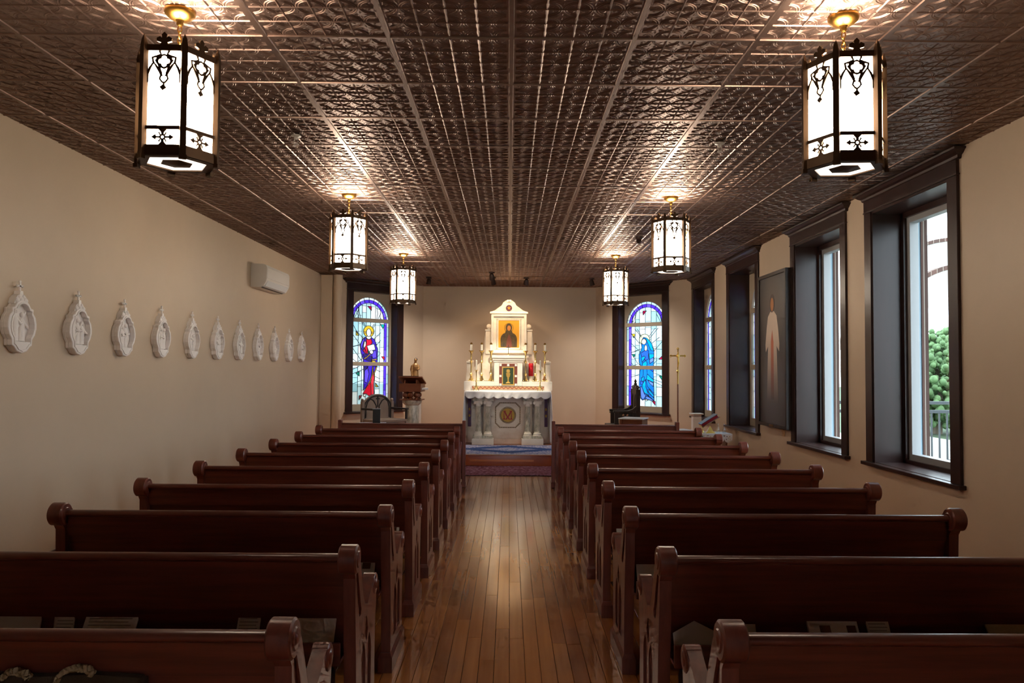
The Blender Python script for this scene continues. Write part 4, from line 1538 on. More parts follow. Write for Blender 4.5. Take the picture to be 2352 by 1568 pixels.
for s_ in (-1, 1):
    q = lambda *pp: [(s_ * x * S, y * S) for x, y in pp]
    mo.plate([q((110, 112), (45, 112), (45, 96), (60, 92), (4, -20), (-40, -70), (-56, -110), (-30, -120), (-12, -84), (40, -24), (88, 62), (80, -70), (58, -96), (58, -112), (122, -112), (122, -96), (104, -80), (98, 80), (112, 96))], -0.009 if s_ < 0 else -0.0098, MF, -0.005)
mo.strip([(0, -30 * S), (28 * S, -66 * S), (0, -100 * S), (-28 * S, -66 * S)], 0.010, -0.0095, MF, -0.005, closed=True)
mo.build('monogram', 'mosaic_red', rd)

# gradine with zigzag mosaic, and reredos
gr = empty('gradine', (AC, 13.98, pz + 0.965), 0, 'white marble shelf with red zigzag mosaic behind the altar table', 'shelf')
MB().box(-0.815, 0.815, 0.03, 0.42, 0.0, 0.165).build('shelf_block', 'marble', gr, bevel=0.004)
MF2 = T(0, 0.03, 0) @ AX_XZ
MB().plate([[(-0.665, 0.018), (0.665, 0.018), (0.665, 0.078), (-0.665, 0.078)]], -0.003, MF2).build('mosaic_band', 'mosaic_tan', gr)
for zz in (0.016, 0.076):
    MB().plate([[(-0.668, zz), (0.668, zz), (0.668, zz + 0.005), (-0.668, zz + 0.005)]], -0.005, MF2).build('mosaic_line', 'mosaic_grey', gr)
zz = []
for i in range(35):
    zz.append((-0.66 + 1.32 * i / 34, 0.028 if i % 2 else 0.068))
MB().strip(zz, 0.013, -0.006, MF2, -0.002).build('zigzag', 'mosaic_red', gr)

RYD = 14.35
k_ = RYD / F_PX
PX = lambda pts: [((x - 1168.7) * k_, 1.558 + (846 - y) * k_) for x, y in pts]
half = PX([(1161, 691.5), (1155.3, 695.8), (1151.5, 703), (1145.7, 706.8), (1136, 714), (1127.5, 716.8), (1127.5, 750.8), (1123.7, 752.5), (1120, 757), (1117.5, 763), (1114.6, 766), (1114.6, 771), (1113.7, 775.7), (1112.6, 804), (1110, 821), (1106.4, 832.5), (1097, 839.6), (1090, 845), (1088.5, 829), (1076.5, 828), (1074, 850), (1071.5, 863.8), (1071.5, 875.6)])
half = [(x, max(z, 1.3085)) for x, z in half]
out = PX([(1168.7, 689)]) + half + [(-x, z) for x, z in half[::-1]]
rr0 = empty('reredos', (-0.012, RYD - 0.05, 1.3085), 0, 'tall white marble reredos with scrolled top and star roundel', 'reredos')
zo = -1.3085
MB().plate([[(x, z + zo) for x, z in out]], 0.09, AX_XZ, 0.0).build('back_slab', 'marble_warm', rr0, bevel=0.006)
fw_, fh = 0.338, None
zt_, zb_ = PX([(0, 722)])[0][1] + zo, PX([(0, 812)])[0][1] + zo
rect = lambda x, a_, b_: [(-x, a_), (x, a_), (x, b_), (-x, b_)]
MB().plate([rect(0.335, zb_, zt_), rect(0.285, zb_ + 0.05, zt_ - 0.05)], -0.05, AX_XZ, 0.0).build('outer_frame', 'marble', rr0, bevel=0.008)
ib, it = PX([(0, 799.5)])[0][1] + zo, PX([(0, 737)])[0][1] + zo
MB().plate([rect(0.285, zb_ + 0.05, zt_ - 0.05), rect(0.196, ib, it)], -0.02, AX_XZ, 0.0).build('inner_frame', 'marble', rr0, bevel=0.004)
MB().box(-0.36, 0.36, -0.065, 0.0, zt_ - 0.002, zt_ + 0.035).build('cornice', 'marble', rr0, bevel=0.008)
dn = MB()
for i in range(24):
    f_ = -0.25 + 0.5 * i / 23
    dn.box(f_ - 0.006, f_ + 0.006, -0.028, -0.02, it + 0.022, it + 0.036)
    dn.box(f_ - 0.006, f_ + 0.006, -0.028, -0.02, ib - 0.036, ib - 0.022)
for i in range(26):
    f_ = ib - 0.02 + (it - ib + 0.04) * i / 25
    for s_ in (-1, 1):
        dn.box(s_ * 0.224 - 0.007, s_ * 0.224 + 0.007, -0.028, -0.02, f_ - 0.006, f_ + 0.006)
dn.build('bead_moulding', 'marble_veined', rr0)
for s_ in (-1, 1):
    MB().box(s_ * 0.395 - 0.045, s_ * 0.395 + 0.045, -0.02, 0.0, zb_ - 0.02, zt_ - 0.32).build('side_pilaster', 'marble_warm', rr0, bevel=0.006)
    MB().box(s_ * 0.395 - 0.052, s_ * 0.395 + 0.052, -0.03, 0.0, zt_ - 0.32, zt_ - 0.30).build('pilaster_cap', 'marble', rr0, bevel=0.004)
    MB().lathe([(0.045, -0.018), (0.045, 0.018)], 20, T(s_ * 0.375, -0.012, zt_ - 0.24) @ RX(pi / 2)).lathe([(0.022, -0.010), (0.022, 0.028)], 14, T(s_ * 0.375, -0.012, zt_ - 0.24) @ RX(pi / 2)).build('volute', 'marble_warm', rr0, smooth=40)
    MB().box(s_ * 0.735 - 0.05, s_ * 0.735 + 0.05, -0.03, 0.0, 0.0, 0.34).box(s_ * 0.735 - 0.06, s_ * 0.735 + 0.06, -0.04, 0.0, 0.34, 0.375).build('end_pier', 'marble_warm', rr0, bevel=0.005)
zs = PX([(0, 708.5)])[0][1] + zo
MS = T(0, 0, zs) @ AX_XZ
st_ = MB().plate([ell(0, 0, 0.058, 0.058, 28)], -0.012, MS).build('star_roundel', 'mosaic_plum', rr0)
MB().plate([[((0.045 if i % 2 == 0 else 0.019) * sin(pi * i / 5), (0.045 if i % 2 == 0 else 0.019) * cos(pi * i / 5)) for i in range(10)]], -0.016, MS, -0.011).build('star', 'mosaic_gold', st_)
tp_ = MB()
for s_ in (-1, 1):
    tp_.lathe([(0.022, -0.02), (0.022, 0.012)], 14, T(s_ * 0.025, -0.01, zs + 0.135) @ RX(pi / 2))
tp_.build('crest_scroll', 'marble', rr0, smooth=40)
# plain gold panel with a generic dark draped form
ic = MB().box(-0.196, 0.196, -0.012, 0.0, ib, it).build('icon_panel', 'icon_gold', rr0)
MI = T(0, -0.012, 0) @ AX_XZ
hgt = it - ib
MB().plate([ell(0.0, ib + hgt * 0.73, 0.088, 0.088, 28), ell(0.0, ib + hgt * 0.73, 0.080, 0.080, 28)], -0.002, MI).build('ring', 'old_brass', ic)
sil = [(-0.155, ib + 0.012), (0.155, ib + 0.012)] + arc(0.055, ib + hgt * 0.30, 0.10, 0, 80, 6, hgt * 0.24) + arc(0.0, ib + hgt * 0.735, 0.062, -35, 215, 16, 0.078) + arc(-0.055, ib + hgt * 0.30, 0.10, 100, 180, 6, hgt * 0.24)
MB().plate([sil], -0.003, MI).build('draped_form', 'icon_dark', ic)
MB().plate([[(-0.05, ib + 0.012), (0.06, ib + 0.012), (0.045, ib + hgt * 0.32), (0.0, ib + hgt * 0.52), (-0.035, ib + hgt * 0.30)]], -0.0045, MI, -0.002).build('inner_robe', 'mosaic_brown', ic)
MB().plate([ell(0.003, ib + hgt * 0.715, 0.034, 0.050, 18)], -0.005, MI, -0.002).build('pale_oval', 'icon_flesh', ic)

# tabernacle
tb = empty('tabernacle', (-0.018, 14.0, pz + 0.965 + 0.02), 0, 'white marble tabernacle with green and gold door', 'tabernacle')
TBO = -(pz + 0.985)
zt0, zc0, zc1 = 1.32 + TBO, 1.665 + TBO, 1.79 + TBO
MB().box(-0.262, 0.262, 0.0, 0.235, 1.31 + TBO, zc0).box(-0.262, 0.262, 0.0, 0.0095, 1.23 + TBO, 1.31 + TBO).build('body', 'marble', tb, bevel=0.004)
MB().box(-0.275, 0.275, -0.012, 0.235, zc0, zc0 + 0.035).box(-0.29, 0.29, -0.028, 0.235, zc0 + 0.035, zc0 + 0.075).box(-0.305, 0.305, -0.045, 0.235, zc0 + 0.075, zc1).build('cornice', 'marble', tb, bevel=0.006)
zd0, zd1 = 1.247 + TBO, 1.575 + TBO
MF3 = AX_XZ
MB().plate([rect(0.167, zd0 - 0.012, zd1 + 0.065), rect(0.115, zd0 - 0.0125, zd1 + 0.012)], -0.006, MF3).build('mosaic_surround', 'mosaic_brown', tb)
sq = MB()
for s_ in (-1, 1):
    for zz in (zd0 + 0.005, (zd0 + zd1) / 2, zd1 + 0.038):
        sq.plate([[(s_ * 0.142 - 0.02, zz - 0.02), (s_ * 0.142 + 0.02, zz - 0.02), (s_ * 0.142 + 0.02, zz + 0.02), (s_ * 0.142 - 0.02, zz + 0.02)]], -0.008, MF3, -0.005)
sq.plate([[(-0.02, zd1 + 0.018), (0.02, zd1 + 0.018), (0.02, zd1 + 0.058), (-0.02, zd1 + 0.058)]], -0.008, MF3, -0.005)
sq.build('white_mosaic_square', 'mosaic_white', tb)
dr = MB().plate([rect(0.105, zd0, zd1)], -0.010, MF3).build('door', 'door_green', tb)
MB().plate([rect(0.112, zd0 - 0.006, zd1 + 0.006), rect(0.094, zd0 + 0.014, zd1 - 0.014)], -0.016, MF3).build('door_frame', 'gold', dr)
zm = zd0 + 0.03
MB().lathe([(0.045, 0.0), (0.04, 0.012), (0.012, 0.03), (0.01, 0.07), (0.018, 0.085), (0.012, 0.10), (0.03, 0.125), (0.038, 0.16), (0.040, 0.19)], 20, T(0, -0.012, zm) @ Matrix.Diagonal((1, 0.25, 1, 1))).build('chalice_relief', 'gold', dr, smooth=40)
MB().plate([[((0.044 if i % 2 == 0 else 0.028) * cos(pi * i / 8), zm + 0.225 + (0.044 if i % 2 == 0 else 0.028) * sin(pi * i / 8)) for i in range(16)]], -0.018, MF3, -0.009).build('host_relief', 'gold', dr)

# altar cloth
ac = empty('altar_cloth', (AC, 13.9, pz + 0.955), 0, 'white altar cloth with scalloped front hem and long side drops', 'cloth')
MB().box(-0.755, 0.755, -0.345, 0.125, 0.0008, 0.006).build('top_sheet', 'linen', ac)
nx, nz_ = 112, 9
vs, fs = [], []
for i in range(nx + 1):
    x = -0.755 + 1.51 * i / nx
    ph = (i / nx * 9.0) % 1.0
    sc_ = sin(pi * ph)
    drop = 0.085 + 0.045 * sc_ ** 0.7
    for j in range(nz_ + 1):
        v = j / nz_
        fold = 0.012 * v * (sin(pi * ph * 2) * 0.5 + sc_) + 0.006 * v * sin(9 * ph + 4 * v)
        vs.append((x, -0.347 - fold - 0.010 * v, 0.004 - drop * v))
for i in range(nx):
    for j in range(nz_):
        p = i * (nz_ + 1) + j
        fs.append((p, p + 1, p + nz_ + 2, p + nz_ + 1))
o = MB().add(vs, fs).build('front_frill', 'linen', ac, smooth=60, recalc=False)
o.modifiers.new('thick', 'SOLIDIFY').thickness = 0.003
for s_ in (-1, 1):
    vs, fs = [], []
    ny, nz2 = 40, 22
    for i in range(ny + 1):
        yy = -0.345 + 0.47 * i / ny
        for j in range(nz2 + 1):
            v = j / nz2
            fold = (0.010 + 0.035 * v) * (0.6 + 0.4 * sin(i * 0.62 + 1.2 * v)) + 0.012 * sin(3.2 * v + i * 0.3)
            flare = 0.012 * v
            vs.append((s_ * (0.757 + fold + flare), yy - (0.02 * v if s_ < 0 else 0.0), 0.004 - 0.925 * v + 0.012 * sin(i * 0.5)))
    for i in range(ny):
        for j in range(nz2):
            p = i * (nz2 + 1) + j
            fs.append((p, p + 1, p + nz2 + 2, p + nz2 + 1))
    o = MB().add(vs, fs).build('side_drop', 'linen', ac, smooth=60, recalc=False)
    o.modifiers.new('thick', 'SOLIDIFY').thickness = 0.003

# candlesticks
def candlestick(x, y, z, label, big, group):
    r = empty('candlestick', (x, y, z), 0, label, 'candlestick', group)
    if big:
        bs = MB()
        for k in range(3):
            a_ = 2 * pi * k / 3 + pi / 2
            bs.sph((0.045 * cos(a_), 0.045 * sin(a_), 0.013), 0.013, 8)
        bs.lathe([(0.055, 0.016), (0.050, 0.03), (0.030, 0.06), (0.022, 0.095), (0.014, 0.11)], 3, RZ(pi / 6))
        bs.build('base', 'brass', r)
        MB().lathe([(0.014, 0.10), (0.024, 0.12), (0.028, 0.135), (0.014, 0.155), (0.011, 0.17), (0.013, 0.20), (0.010, 0.335), (0.018, 0.345), (0.027, 0.365), (0.018, 0.385), (0.011, 0.40), (0.013, 0.50), (0.018, 0.52), (0.030, 0.545)], 16).build('stem', 'brass', r, smooth=40)
        MB().lathe([(0.028, 0.545), (0.048, 0.560), (0.050, 0.572), (0.044, 0.568), (0.020, 0.562)], 18).build('drip_pan', 'brass', r, smooth=40)
        MB().lathe([(0.021, 0.562), (0.021, 0.690)], 14).build('candle', 'candle_wax', r, smooth=40)
        MB().lathe([(0.023, 0.685), (0.024, 0.705), (0.012, 0.718), (0.004, 0.722)], 12).build('candle_cap', 'old_brass', r, smooth=40)
    else:
        bs = MB()
        for k in range(3):
            a_ = 2 * pi * k / 3 + pi / 2
            bs.tube([(0.055 * cos(a_), 0.055 * sin(a_), 0.008), (0.04 * cos(a_), 0.04 * sin(a_), 0.03), (0.01 * cos(a_), 0.01 * sin(a_), 0.075)], [0.008, 0.009, 0.010], 8)
        bs.build('tripod_base', 'brass', r, smooth=50)
        MB().lathe([(0.012, 0.06), (0.020, 0.085), (0.012, 0.11), (0.009, 0.16), (0.018, 0.175), (0.009, 0.19), (0.008, 0.33), (0.016, 0.35), (0.01, 0.365)], 14).build('stem', 'brass', r, smooth=40)
        MB().lathe([(0.010, 0.362), (0.038, 0.375), (0.036, 0.380), (0.01, 0.374)], 16).build('drip_pan', 'brass', r, smooth=40)
        MB().lathe([(0.015, 0.372), (0.014, 0.55), (0.004, 0.56)], 12).build('candle', 'candle_wax', r, smooth=40)
    return r


gz = pz + 0.965 + 0.165
NM = ['leftmost', 'second from the left', 'third from the left', 'third from the right', 'second from the right', 'rightmost']
for i, px in enumerate((1082, 1106, 1127.5, 1207, 1229, 1251)):
    candlestick((px - 1169.3) * 14.14 / F_PX, 14.14, gz + 0.0005, 'tall brass candlestick with white candle on the marble shelf, %s' % NM[i], True, 'tall brass candlesticks')
candlestick((1094 - 1169.3) * 13.75 / F_PX, 13.75, pz + 0.9615, 'short brass candlestick with thin candle at left of altar cloth', False, 'short brass candlesticks')
candlestick((1240.5 - 1169.3) * 13.75 / F_PX, 13.75, pz + 0.9615, 'short brass candlestick with thin candle at right of altar cloth', False, 'short brass candlesticks')
sl = empty('sanctuary_lamp', (0.41, 14.244, gz + 0.0005), 0, 'red glass sanctuary candle between the right candlesticks', 'candle')
MB().lathe([(0.048, 0.0), (0.048, 0.012), (0.044, 0.09), (0.048, 0.10)], 20).build('stand', 'marble_warm', sl, smooth=40)
MB().lathe([(0.045, 0.10), (0.048, 0.11), (0.048, 0.33), (0.045, 0.34), (0.040, 0.335)], 24).build('red_glass', 'red_glass', sl, smooth=40)
acx = empty('altar_crucifix', (-0.018, 14.10, zc1 - TBO + 0.0005), 0, 'small dark crucifix on top of the tabernacle', 'crucifix')
MB().lathe([(0.028, 0.0), (0.024, 0.01), (0.008, 0.022), (0.006, 0.04)], 14).build('foot', 'brass', acx, smooth=40)
MB().box(-0.005, 0.005, -0.004, 0.004, 0.03, 0.20).box(-0.035, 0.035, -0.004, 0.004, 0.145, 0.156).build('cross', 'dark_oak', acx)

# ------------------------------------------------------------------ small figures (statue, cross corpus) fused into one skin
def fused(mb, name, m, parent, vox=0.008, loc=None):
    me = mb.mesh(name)
    ob = bpy.data.objects.new(name, me)
    COL.objects.link(ob)
    md = ob.modifiers.new('fuse', 'REMESH')
    md.mode = 'VOXEL'
    md.voxel_size = vox
    sm = ob.modifiers.new('soft', 'SMOOTH')
    sm.iterations = 3
    dg = bpy.context.evaluated_depsgraph_get()
    dg.update()
    me2 = bpy.data.meshes.new_from_object(ob.evaluated_get(dg))
    bpy.data.objects.remove(ob)
    me2.materials.clear()
    me2.shade_smooth()
    me2.name = name
    return place(name, me2, m, parent, loc)


st = empty('statue', (-1.735, 14.02, 1.300), 0, 'small gilt robed statue on a white fluted pedestal behind the lectern', 'statue')
mb = MB()
mb.lathe([(0.062, 0.012), (0.070, 0.03), (0.060, 0.12), (0.056, 0.20), (0.066, 0.27), (0.058, 0.31), (0.028, 0.335), (0.022, 0.36)], 16, Matrix.Diagonal((1, 0.8, 1, 1)))
mb.sph((0.004, -0.005, 0.388), (0.028, 0.03, 0.038), 12)
mb.tube([(-0.060, 0, 0.295), (-0.080, -0.01, 0.22), (-0.062, -0.035, 0.15)], [0.022, 0.020, 0.014], 8)
mb.tube([(0.058, 0, 0.295), (0.072, -0.03, 0.23), (0.050, -0.075, 0.215)], [0.022, 0.020, 0.014], 8)
mb.sph((0.052, -0.085, 0.218), 0.016, 8)
mb.tube([(-0.05, -0.02, 0.30), (-0.062, -0.045, 0.16), (-0.05, -0.05, 0.02)], [0.016, 0.018, 0.014], 8)
fused(mb, 'figure', 'statue_gold', st, 0.006)
MB().lathe([(0.085, 0.0), (0.085, 0.010), (0.075, 0.016)], 20).build('base', 'statue_gold', st, smooth=40)
MB().sph((0.006, 0.008, 0.402), (0.031, 0.031, 0.032), 12).build('hair', 'dark_oak', st, smooth=60)
pd = empty('statue_pedestal', (-1.72, 14.02, pz), 0, 'white fluted marble pedestal under the gilt statue', 'pedestal')
n_ = 36
vs = [((0.10 * (1 - (0.07 if i % 2 else 0))) * cos(2 * pi * i / n_), (0.10 * (1 - (0.07 if i % 2 else 0))) * sin(2 * pi * i / n_), z_) for z_ in (0.08, 1.05) for i in range(n_)]
MB().add(vs, [(i, (i + 1) % n_, n_ + (i + 1) % n_, n_ + i) for i in range(n_)]).build('shaft', 'marble', pd, recalc=False)
MB().lathe([(0.14, 0.001), (0.14, 0.05), (0.115, 0.06), (0.12, 0.08), (0.10, 0.085)], 24).build('base', 'marble', pd, smooth=40)
MB().lathe([(0.10, 1.04), (0.12, 1.06), (0.115, 1.08), (0.135, 1.095), (0.135, 1.1205)], 24).build('capital', 'marble', pd, smooth=40)

# ------------------------------------------------------------------ lectern
le = empty('lectern', (-1.716, 13.45, pz), radians(-6), 'wooden lectern top on a grey marble column', 'lectern')
MB().lathe([(0.20, 0.001), (0.20, 0.05), (0.15, 0.07), (0.155, 0.10), (0.125, 0.11), (0.120, 0.70), (0.118, 0.712)], 32).build('column', 'marble_veined', le, smooth=40)
MB().lathe([(0.118, 0.71), (0.150, 0.735), (0.172, 0.775), (0.176, 0.80)], 32).build('bowl', 'marble_veined', le, smooth=40)
MB().box(-0.19, 0.19, -0.17, 0.17, 0.80, 0.822).build('plate', 'ambo_wood', le, bevel=0.006)
for sx, sy in ((-0.10, -0.09), (0.10, -0.09), (-0.10, 0.09), (0.10, 0.09), (0.0, -0.11)):
    MB().lathe([(0.045, 0.822), (0.04, 0.835), (0.025, 0.845), (0.05, 0.87), (0.055, 0.895), (0.045, 0.92), (0.028, 0.935), (0.045, 0.945), (0.045, 0.952)], 16, T(sx, sy, 0)).build('baluster', 'ambo_wood', le, smooth=40)
MB().box(-0.195, 0.195, -0.17, 0.17, 0.952, 1.095).build('box', 'ambo_wood', le, bevel=0.005)
for sx in (-0.11, 0.10):
    MB().box(sx - 0.012, sx + 0.012, -0.10, 0.12, 1.095, 1.16).build('desk_bracket', 'ambo_wood', le)
MB().box(-0.215, 0.215, -0.16, 0.18, -0.012, 0.012, T(0, 0, 1.155) @ RX(radians(-20))).build('reading_desk', 'ambo_wood', le, bevel=0.004)
MB().box(-0.17, 0.14, -0.14, 0.13, 0.0125, 0.03, T(0, 0, 1.155) @ RX(radians(-20))).build('dark_pad', 'wax_black', le)
MB().box(0.195, 0.275, -0.10, 0.06, 0.985, 1.02).build('white_side_tray', 'linen', le, bevel=0.004)

# ------------------------------------------------------------------ celebrant's chair (left)
ch = empty('presider_chair', (-2.11, 12.85, pz), radians(45), 'broad grey wooden armchair with rounded gothic back below left window', 'chair')
# local: +x to the window side corner, -y faces the altar aisle
hw = 0.30
dome = [(-hw, 0.50)] + [(-hw, 0.72)] + arc(0, 0.70, hw - 0.005, 175, 5, 16, 0.22)[0:] + [(hw, 0.72), (hw, 0.50)]
cbk = MB().plate([dome], 0.03, AX_XZ).build('backrest', 'grey_oak', ch, loc=(0, 0.19, 0), bevel=0.004)
MA = AX_XZ
cv = MB()
cv.strip([(-0.27, 0.50), (-0.27, 0.70)] + arc(0, 0.70, 0.27, 180, 0, 16, 0.19) + [(0.27, 0.50)], 0.022, -0.012, MA, 0.0)
for s_ in (-1, 1):
    cv.strip([(s_ * 0.03, 0.52), (s_ * 0.03, 0.72), (s_ * 0.09, 0.81), (s_ * 0.15, 0.84), (s_ * 0.21, 0.79), (s_ * 0.235, 0.70), (s_ * 0.24, 0.52)], 0.016, -0.010, MA, 0.0)
cv.box(-0.008, 0.008, -0.012, 0, 0.70, 0.90).box(-0.035, 0.035, -0.012, 0, 0.83, 0.85)
cv.build('carved_arches', 'dark_oak', cbk)
MB().box(-hw, hw, -0.24, 0.20, 0.46, 0.505).build('seat', 'grey_oak', ch, bevel=0.008)
MB().box(-hw + 0.02, hw - 0.02, -0.225, -0.205, 0.36, 0.46).build('apron', 'grey_oak', ch)
for s_ in (-1, 1):
    MB().box(s_ * hw - 0.025, s_ * hw + 0.025, -0.24, -0.19, 0.001, 0.46).build('front_leg', 'grey_oak', ch, bevel=0.004)
    MB().box(s_ * hw - 0.025, s_ * hw + 0.025, 0.17, 0.22, 0.001, 0.80).sph((s_ * hw, 0.195, 0.82), 0.028, 10).build('back_post', 'grey_oak', ch)
    MB().box(s_ * hw - 0.03, s_ * hw + 0.03, -0.25, 0.20, 0.66, 0.69).build('armrest', 'dark_oak', ch, bevel=0.006)
    MB().box(s_ * hw - 0.015, s_ * hw + 0.015, -0.235, -0.205, 0.505, 0.66).build('arm_post', 'dark_oak', ch)

# small white-topped table with black speaker
tbL = empty('small_table', (-2.03, 11.35, 0), radians(10), 'low table with white top left of the aisle, before the platform', 'table')
MB().box(-0.20, 0.20, -0.17, 0.17, 0.70, 0.722).build('top', 'linen', tbL, bevel=0.004)
for sx in (-1, 1):
    for sy in (-1, 1):
        MB().box(sx * 0.17 - 0.018, sx * 0.17 + 0.018, sy * 0.14 - 0.018, sy * 0.14 + 0.018, 0.001, 0.70).build('leg', 'brown_wood', tbL)
MB().box(-0.17, 0.17, -0.14, 0.14, 0.62, 0.70).build('apron', 'brown_wood', tbL)
sp_ = empty('black_speaker', (-1.985, 11.40, 0.7225), radians(12), 'black upright box speaker on the low white-topped table', 'speaker')
MB().box(-0.055, 0.055, -0.05, 0.05, 0.0, 0.205).build('cabinet', 'black_plastic', sp_, bevel=0.006)
MB().box(-0.048, 0.048, -0.054, -0.05, 0.01, 0.195).build('grille', 'kneeler_vinyl', sp_)
MB().box(-0.06, 0.06, -0.055, 0.055, 0.205, 0.212).build('top_plate', 'frame_grey', sp_)

# ------------------------------------------------------------------ right side: cabinet, carved chair, cross, credence
cbn = empty('small_cabinet', (1.905, 11.6, 0), radians(-24), 'small brown wooden cabinet with white cloth top before right window', 'cabinet')
MB().box(-0.175, 0.175, -0.175, 0.175, 0.03, 0.795).build('body', 'brown_wood', cbn, bevel=0.005)
MB().box(-0.14, 0.14, -0.182, -0.175, 0.10, 0.74).build('door', 'brown_wood', cbn, bevel=0.003)
MB().sph((0.11, -0.19, 0.45), 0.012, 8).build('knob', 'brass', cbn)
MB().box(-0.185, 0.185, -0.185, 0.185, 0.001, 0.03).build('plinth', 'brown_wood', cbn)
MB().box(-0.19, 0.19, -0.19, 0.19, 0.7955, 0.812).build('cloth_top', 'linen', cbn, bevel=0.005)

gc = empty('carved_chair', (2.02, 13.05, pz), radians(-90), 'dark carved gothic armchair with spired back by right window', 'chair')
# local: faces -y, rotated to face the altar; local x runs across the seat
bkp = [(-0.25, 0.40), (0.25, 0.40), (0.25, 1.02), (0.19, 1.04), (0.12, 1.10), (0.06, 1.06), (0.0, 1.14), (-0.06, 1.06), (-0.12, 1.10), (-0.19, 1.04), (-0.25, 1.02)]
gb = MB().plate([bkp, lancet(-0.19, -0.05, 0.52, 0.96), lancet(0.05, 0.19, 0.52, 0.96)], 0.05, AX_XZ).build('backrest', 'dark_oak', gc, loc=(0, 0.13, 0), bevel=0.004)
MB().box(-0.20, 0.20, 0.015, 0.03, 0.45, 0.99).build('back_panel', 'dark_oak', gb)
for sx in (-0.25, 0.0, 0.25):
    h0 = 1.02 if sx else 1.12
    MB().lathe([(0.022, h0 - 0.06), (0.026, h0), (0.014, h0 + 0.02), (0.026, h0 + 0.045), (0.016, h0 + 0.065), (0.003, h0 + 0.085)], 10, T(sx, 0.025, 0)).build('finial', 'dark_oak', gb)
MB().box(-0.27, 0.27, -0.34, 0.16, 0.36, 0.43).build('seat', 'dark_oak', gc, bevel=0.008)
for s_ in (-1, 1):
    MB().box(s_ * 0.25 - 0.03, s_ * 0.25 + 0.03, 0.12, 0.19, 0.001, 1.03).build('back_post', 'dark_oak', gc, bevel=0.004)
    MB().box(s_ * 0.25 - 0.03, s_ * 0.25 + 0.03, -0.24, -0.17, 0.43, 0.64).build('arm_post', 'dark_oak', gc, bevel=0.004)
    MB().box(s_ * 0.25 - 0.03, s_ * 0.25 + 0.03, -0.33, -0.26, 0.001, 0.36).build('front_leg', 'dark_oak', gc, bevel=0.004)
    arm = [(-0.26, 0.64), (-0.26, 0.675), (-0.02, 0.675), (0.06, 0.70), (0.13, 0.76), (0.13, 0.68), (0.06, 0.64)]
    MB().plate([arm], 0.035, T(s_ * 0.25, 0, 0) @ AX_YZ, -0.035).build('armrest', 'dark_oak', gc, bevel=0.005)
    ho_ = [ell(-0.09 + 0.07 * q_, 0.585, 0.024, 0.034, 10) for q_ in range(3)]
    MB().plate([[(-0.17, 0.53), (0.12, 0.53), (0.12, 0.64), (-0.17, 0.64)]] + ho_, 0.012, T(s_ * 0.25, 0, 0) @ AX_YZ, -0.012).build('arm_tracery', 'dark_oak', gc)
MB().box(-0.16, 0.16, -0.50, -0.345, 0.28, 0.34).box(-0.15, -0.11, -0.49, -0.36, 0.001, 0.28).box(0.11, 0.15, -0.49, -0.36, 0.001, 0.28).build('footrest', 'dark_oak', gc, bevel=0.004)

pc = empty('processional_cross', (2.93, 13.16, pz), 0, 'gold processional crucifix on a dark wooden pole by right corner', 'cross')
MB().lathe([(0.13, 0.001), (0.13, 0.02), (0.05, 0.04), (0.02, 0.07), (0.016, 0.12)], 20).build('base', 'old_brass', pc, smooth=40)
MB().lathe([(0.012, 0.05), (0.012, 1.13)], 12).build('pole', 'ambo_wood', pc, smooth=40)
MB().lathe([(0.014, 1.12), (0.014, 1.31), (0.022, 1.33), (0.028, 1.345), (0.018, 1.36), (0.010, 1.38)], 14).build('socket', 'gold', pc, smooth=40)
cr_ = MB().box(-0.011, 0.011, -0.008, 0.008, 1.37, 1.73).box(-0.12, 0.12, -0.008, 0.008, 1.60, 1.622)
for (px_, pz_) in ((-0.12, 1.611), (0.12, 1.611), (0, 1.735)):
    for k in range(3):
        a_ = atan2(pz_ - 1.611, px_) + (k - 1) * pi / 2
        cr_.sph((px_ + 0.014 * cos(a_), 0, pz_ + 0.014 * sin(a_)), 0.012, 8)
cr_.sph((0, 0, 1.611), (0.035, 0.012, 0.03), 10)
cr_.build('cross', 'gold', pc, smooth=40)
mb = MB()
mb.sph((0, -0.022, 1.655), (0.015, 0.016, 0.02), 10)
mb.tube([(0, -0.018, 1.64), (0, -0.018, 1.60), (0.003, -0.02, 1.55)], [0.012, 0.022, 0.016], 8)
mb.tube([(-0.085, -0.014, 1.625), (-0.045, -0.016, 1.615), (0, -0.018, 1.605), (0.045, -0.016, 1.615), (0.085, -0.014, 1.625)], [0.006, 0.008, 0.012, 0.008, 0.006], 8)
mb.tube([(0.003, -0.02, 1.56), (0.010, -0.03, 1.49), (0, -0.018, 1.41)], [0.018, 0.014, 0.008], 8)
fused(mb, 'corpus', 'gold', pc, 0.005)

cd = empty('credence_table', (2.99, 11.12, 0), 0, 'small side table with white lace cloth below the right wall windows', 'table')
MB().box(-0.23, 0.21, -0.19, 0.19, 0.60, 0.625).build('top', 'brown_wood', cd, bevel=0.004)
for sx in (-1, 1):
    MB().plate([[(-0.16, 0.001), (-0.12, 0.001), (-0.08, 0.20), (0.0, 0.30), (0.08, 0.20), (0.12, 0.001), (0.16, 0.001), (0.13, 0.30), (0.10, 0.45), (0.12, 0.60), (-0.12, 0.60), (-0.10, 0.45), (-0.13, 0.30)]], 0.012, T(sx * 0.17, 0, 0) @ AX_YZ, -0.012).build('trestle_leg', 'ambo_wood', cd, bevel=0.003)
MB().box(-0.17, 0.17, -0.012, 0.012, 0.22, 0.27).build('stretcher', 'ambo_wood', cd)
lc = empty('lace_cloth', (2.99, 11.12, 0.6255), 0, 'white lace cloth with scalloped edge on the side table', 'cloth')
MB().box(-0.245, 0.225, -0.205, 0.205, 0.0003, 0.006).build('top_sheet', 'linen', lc)


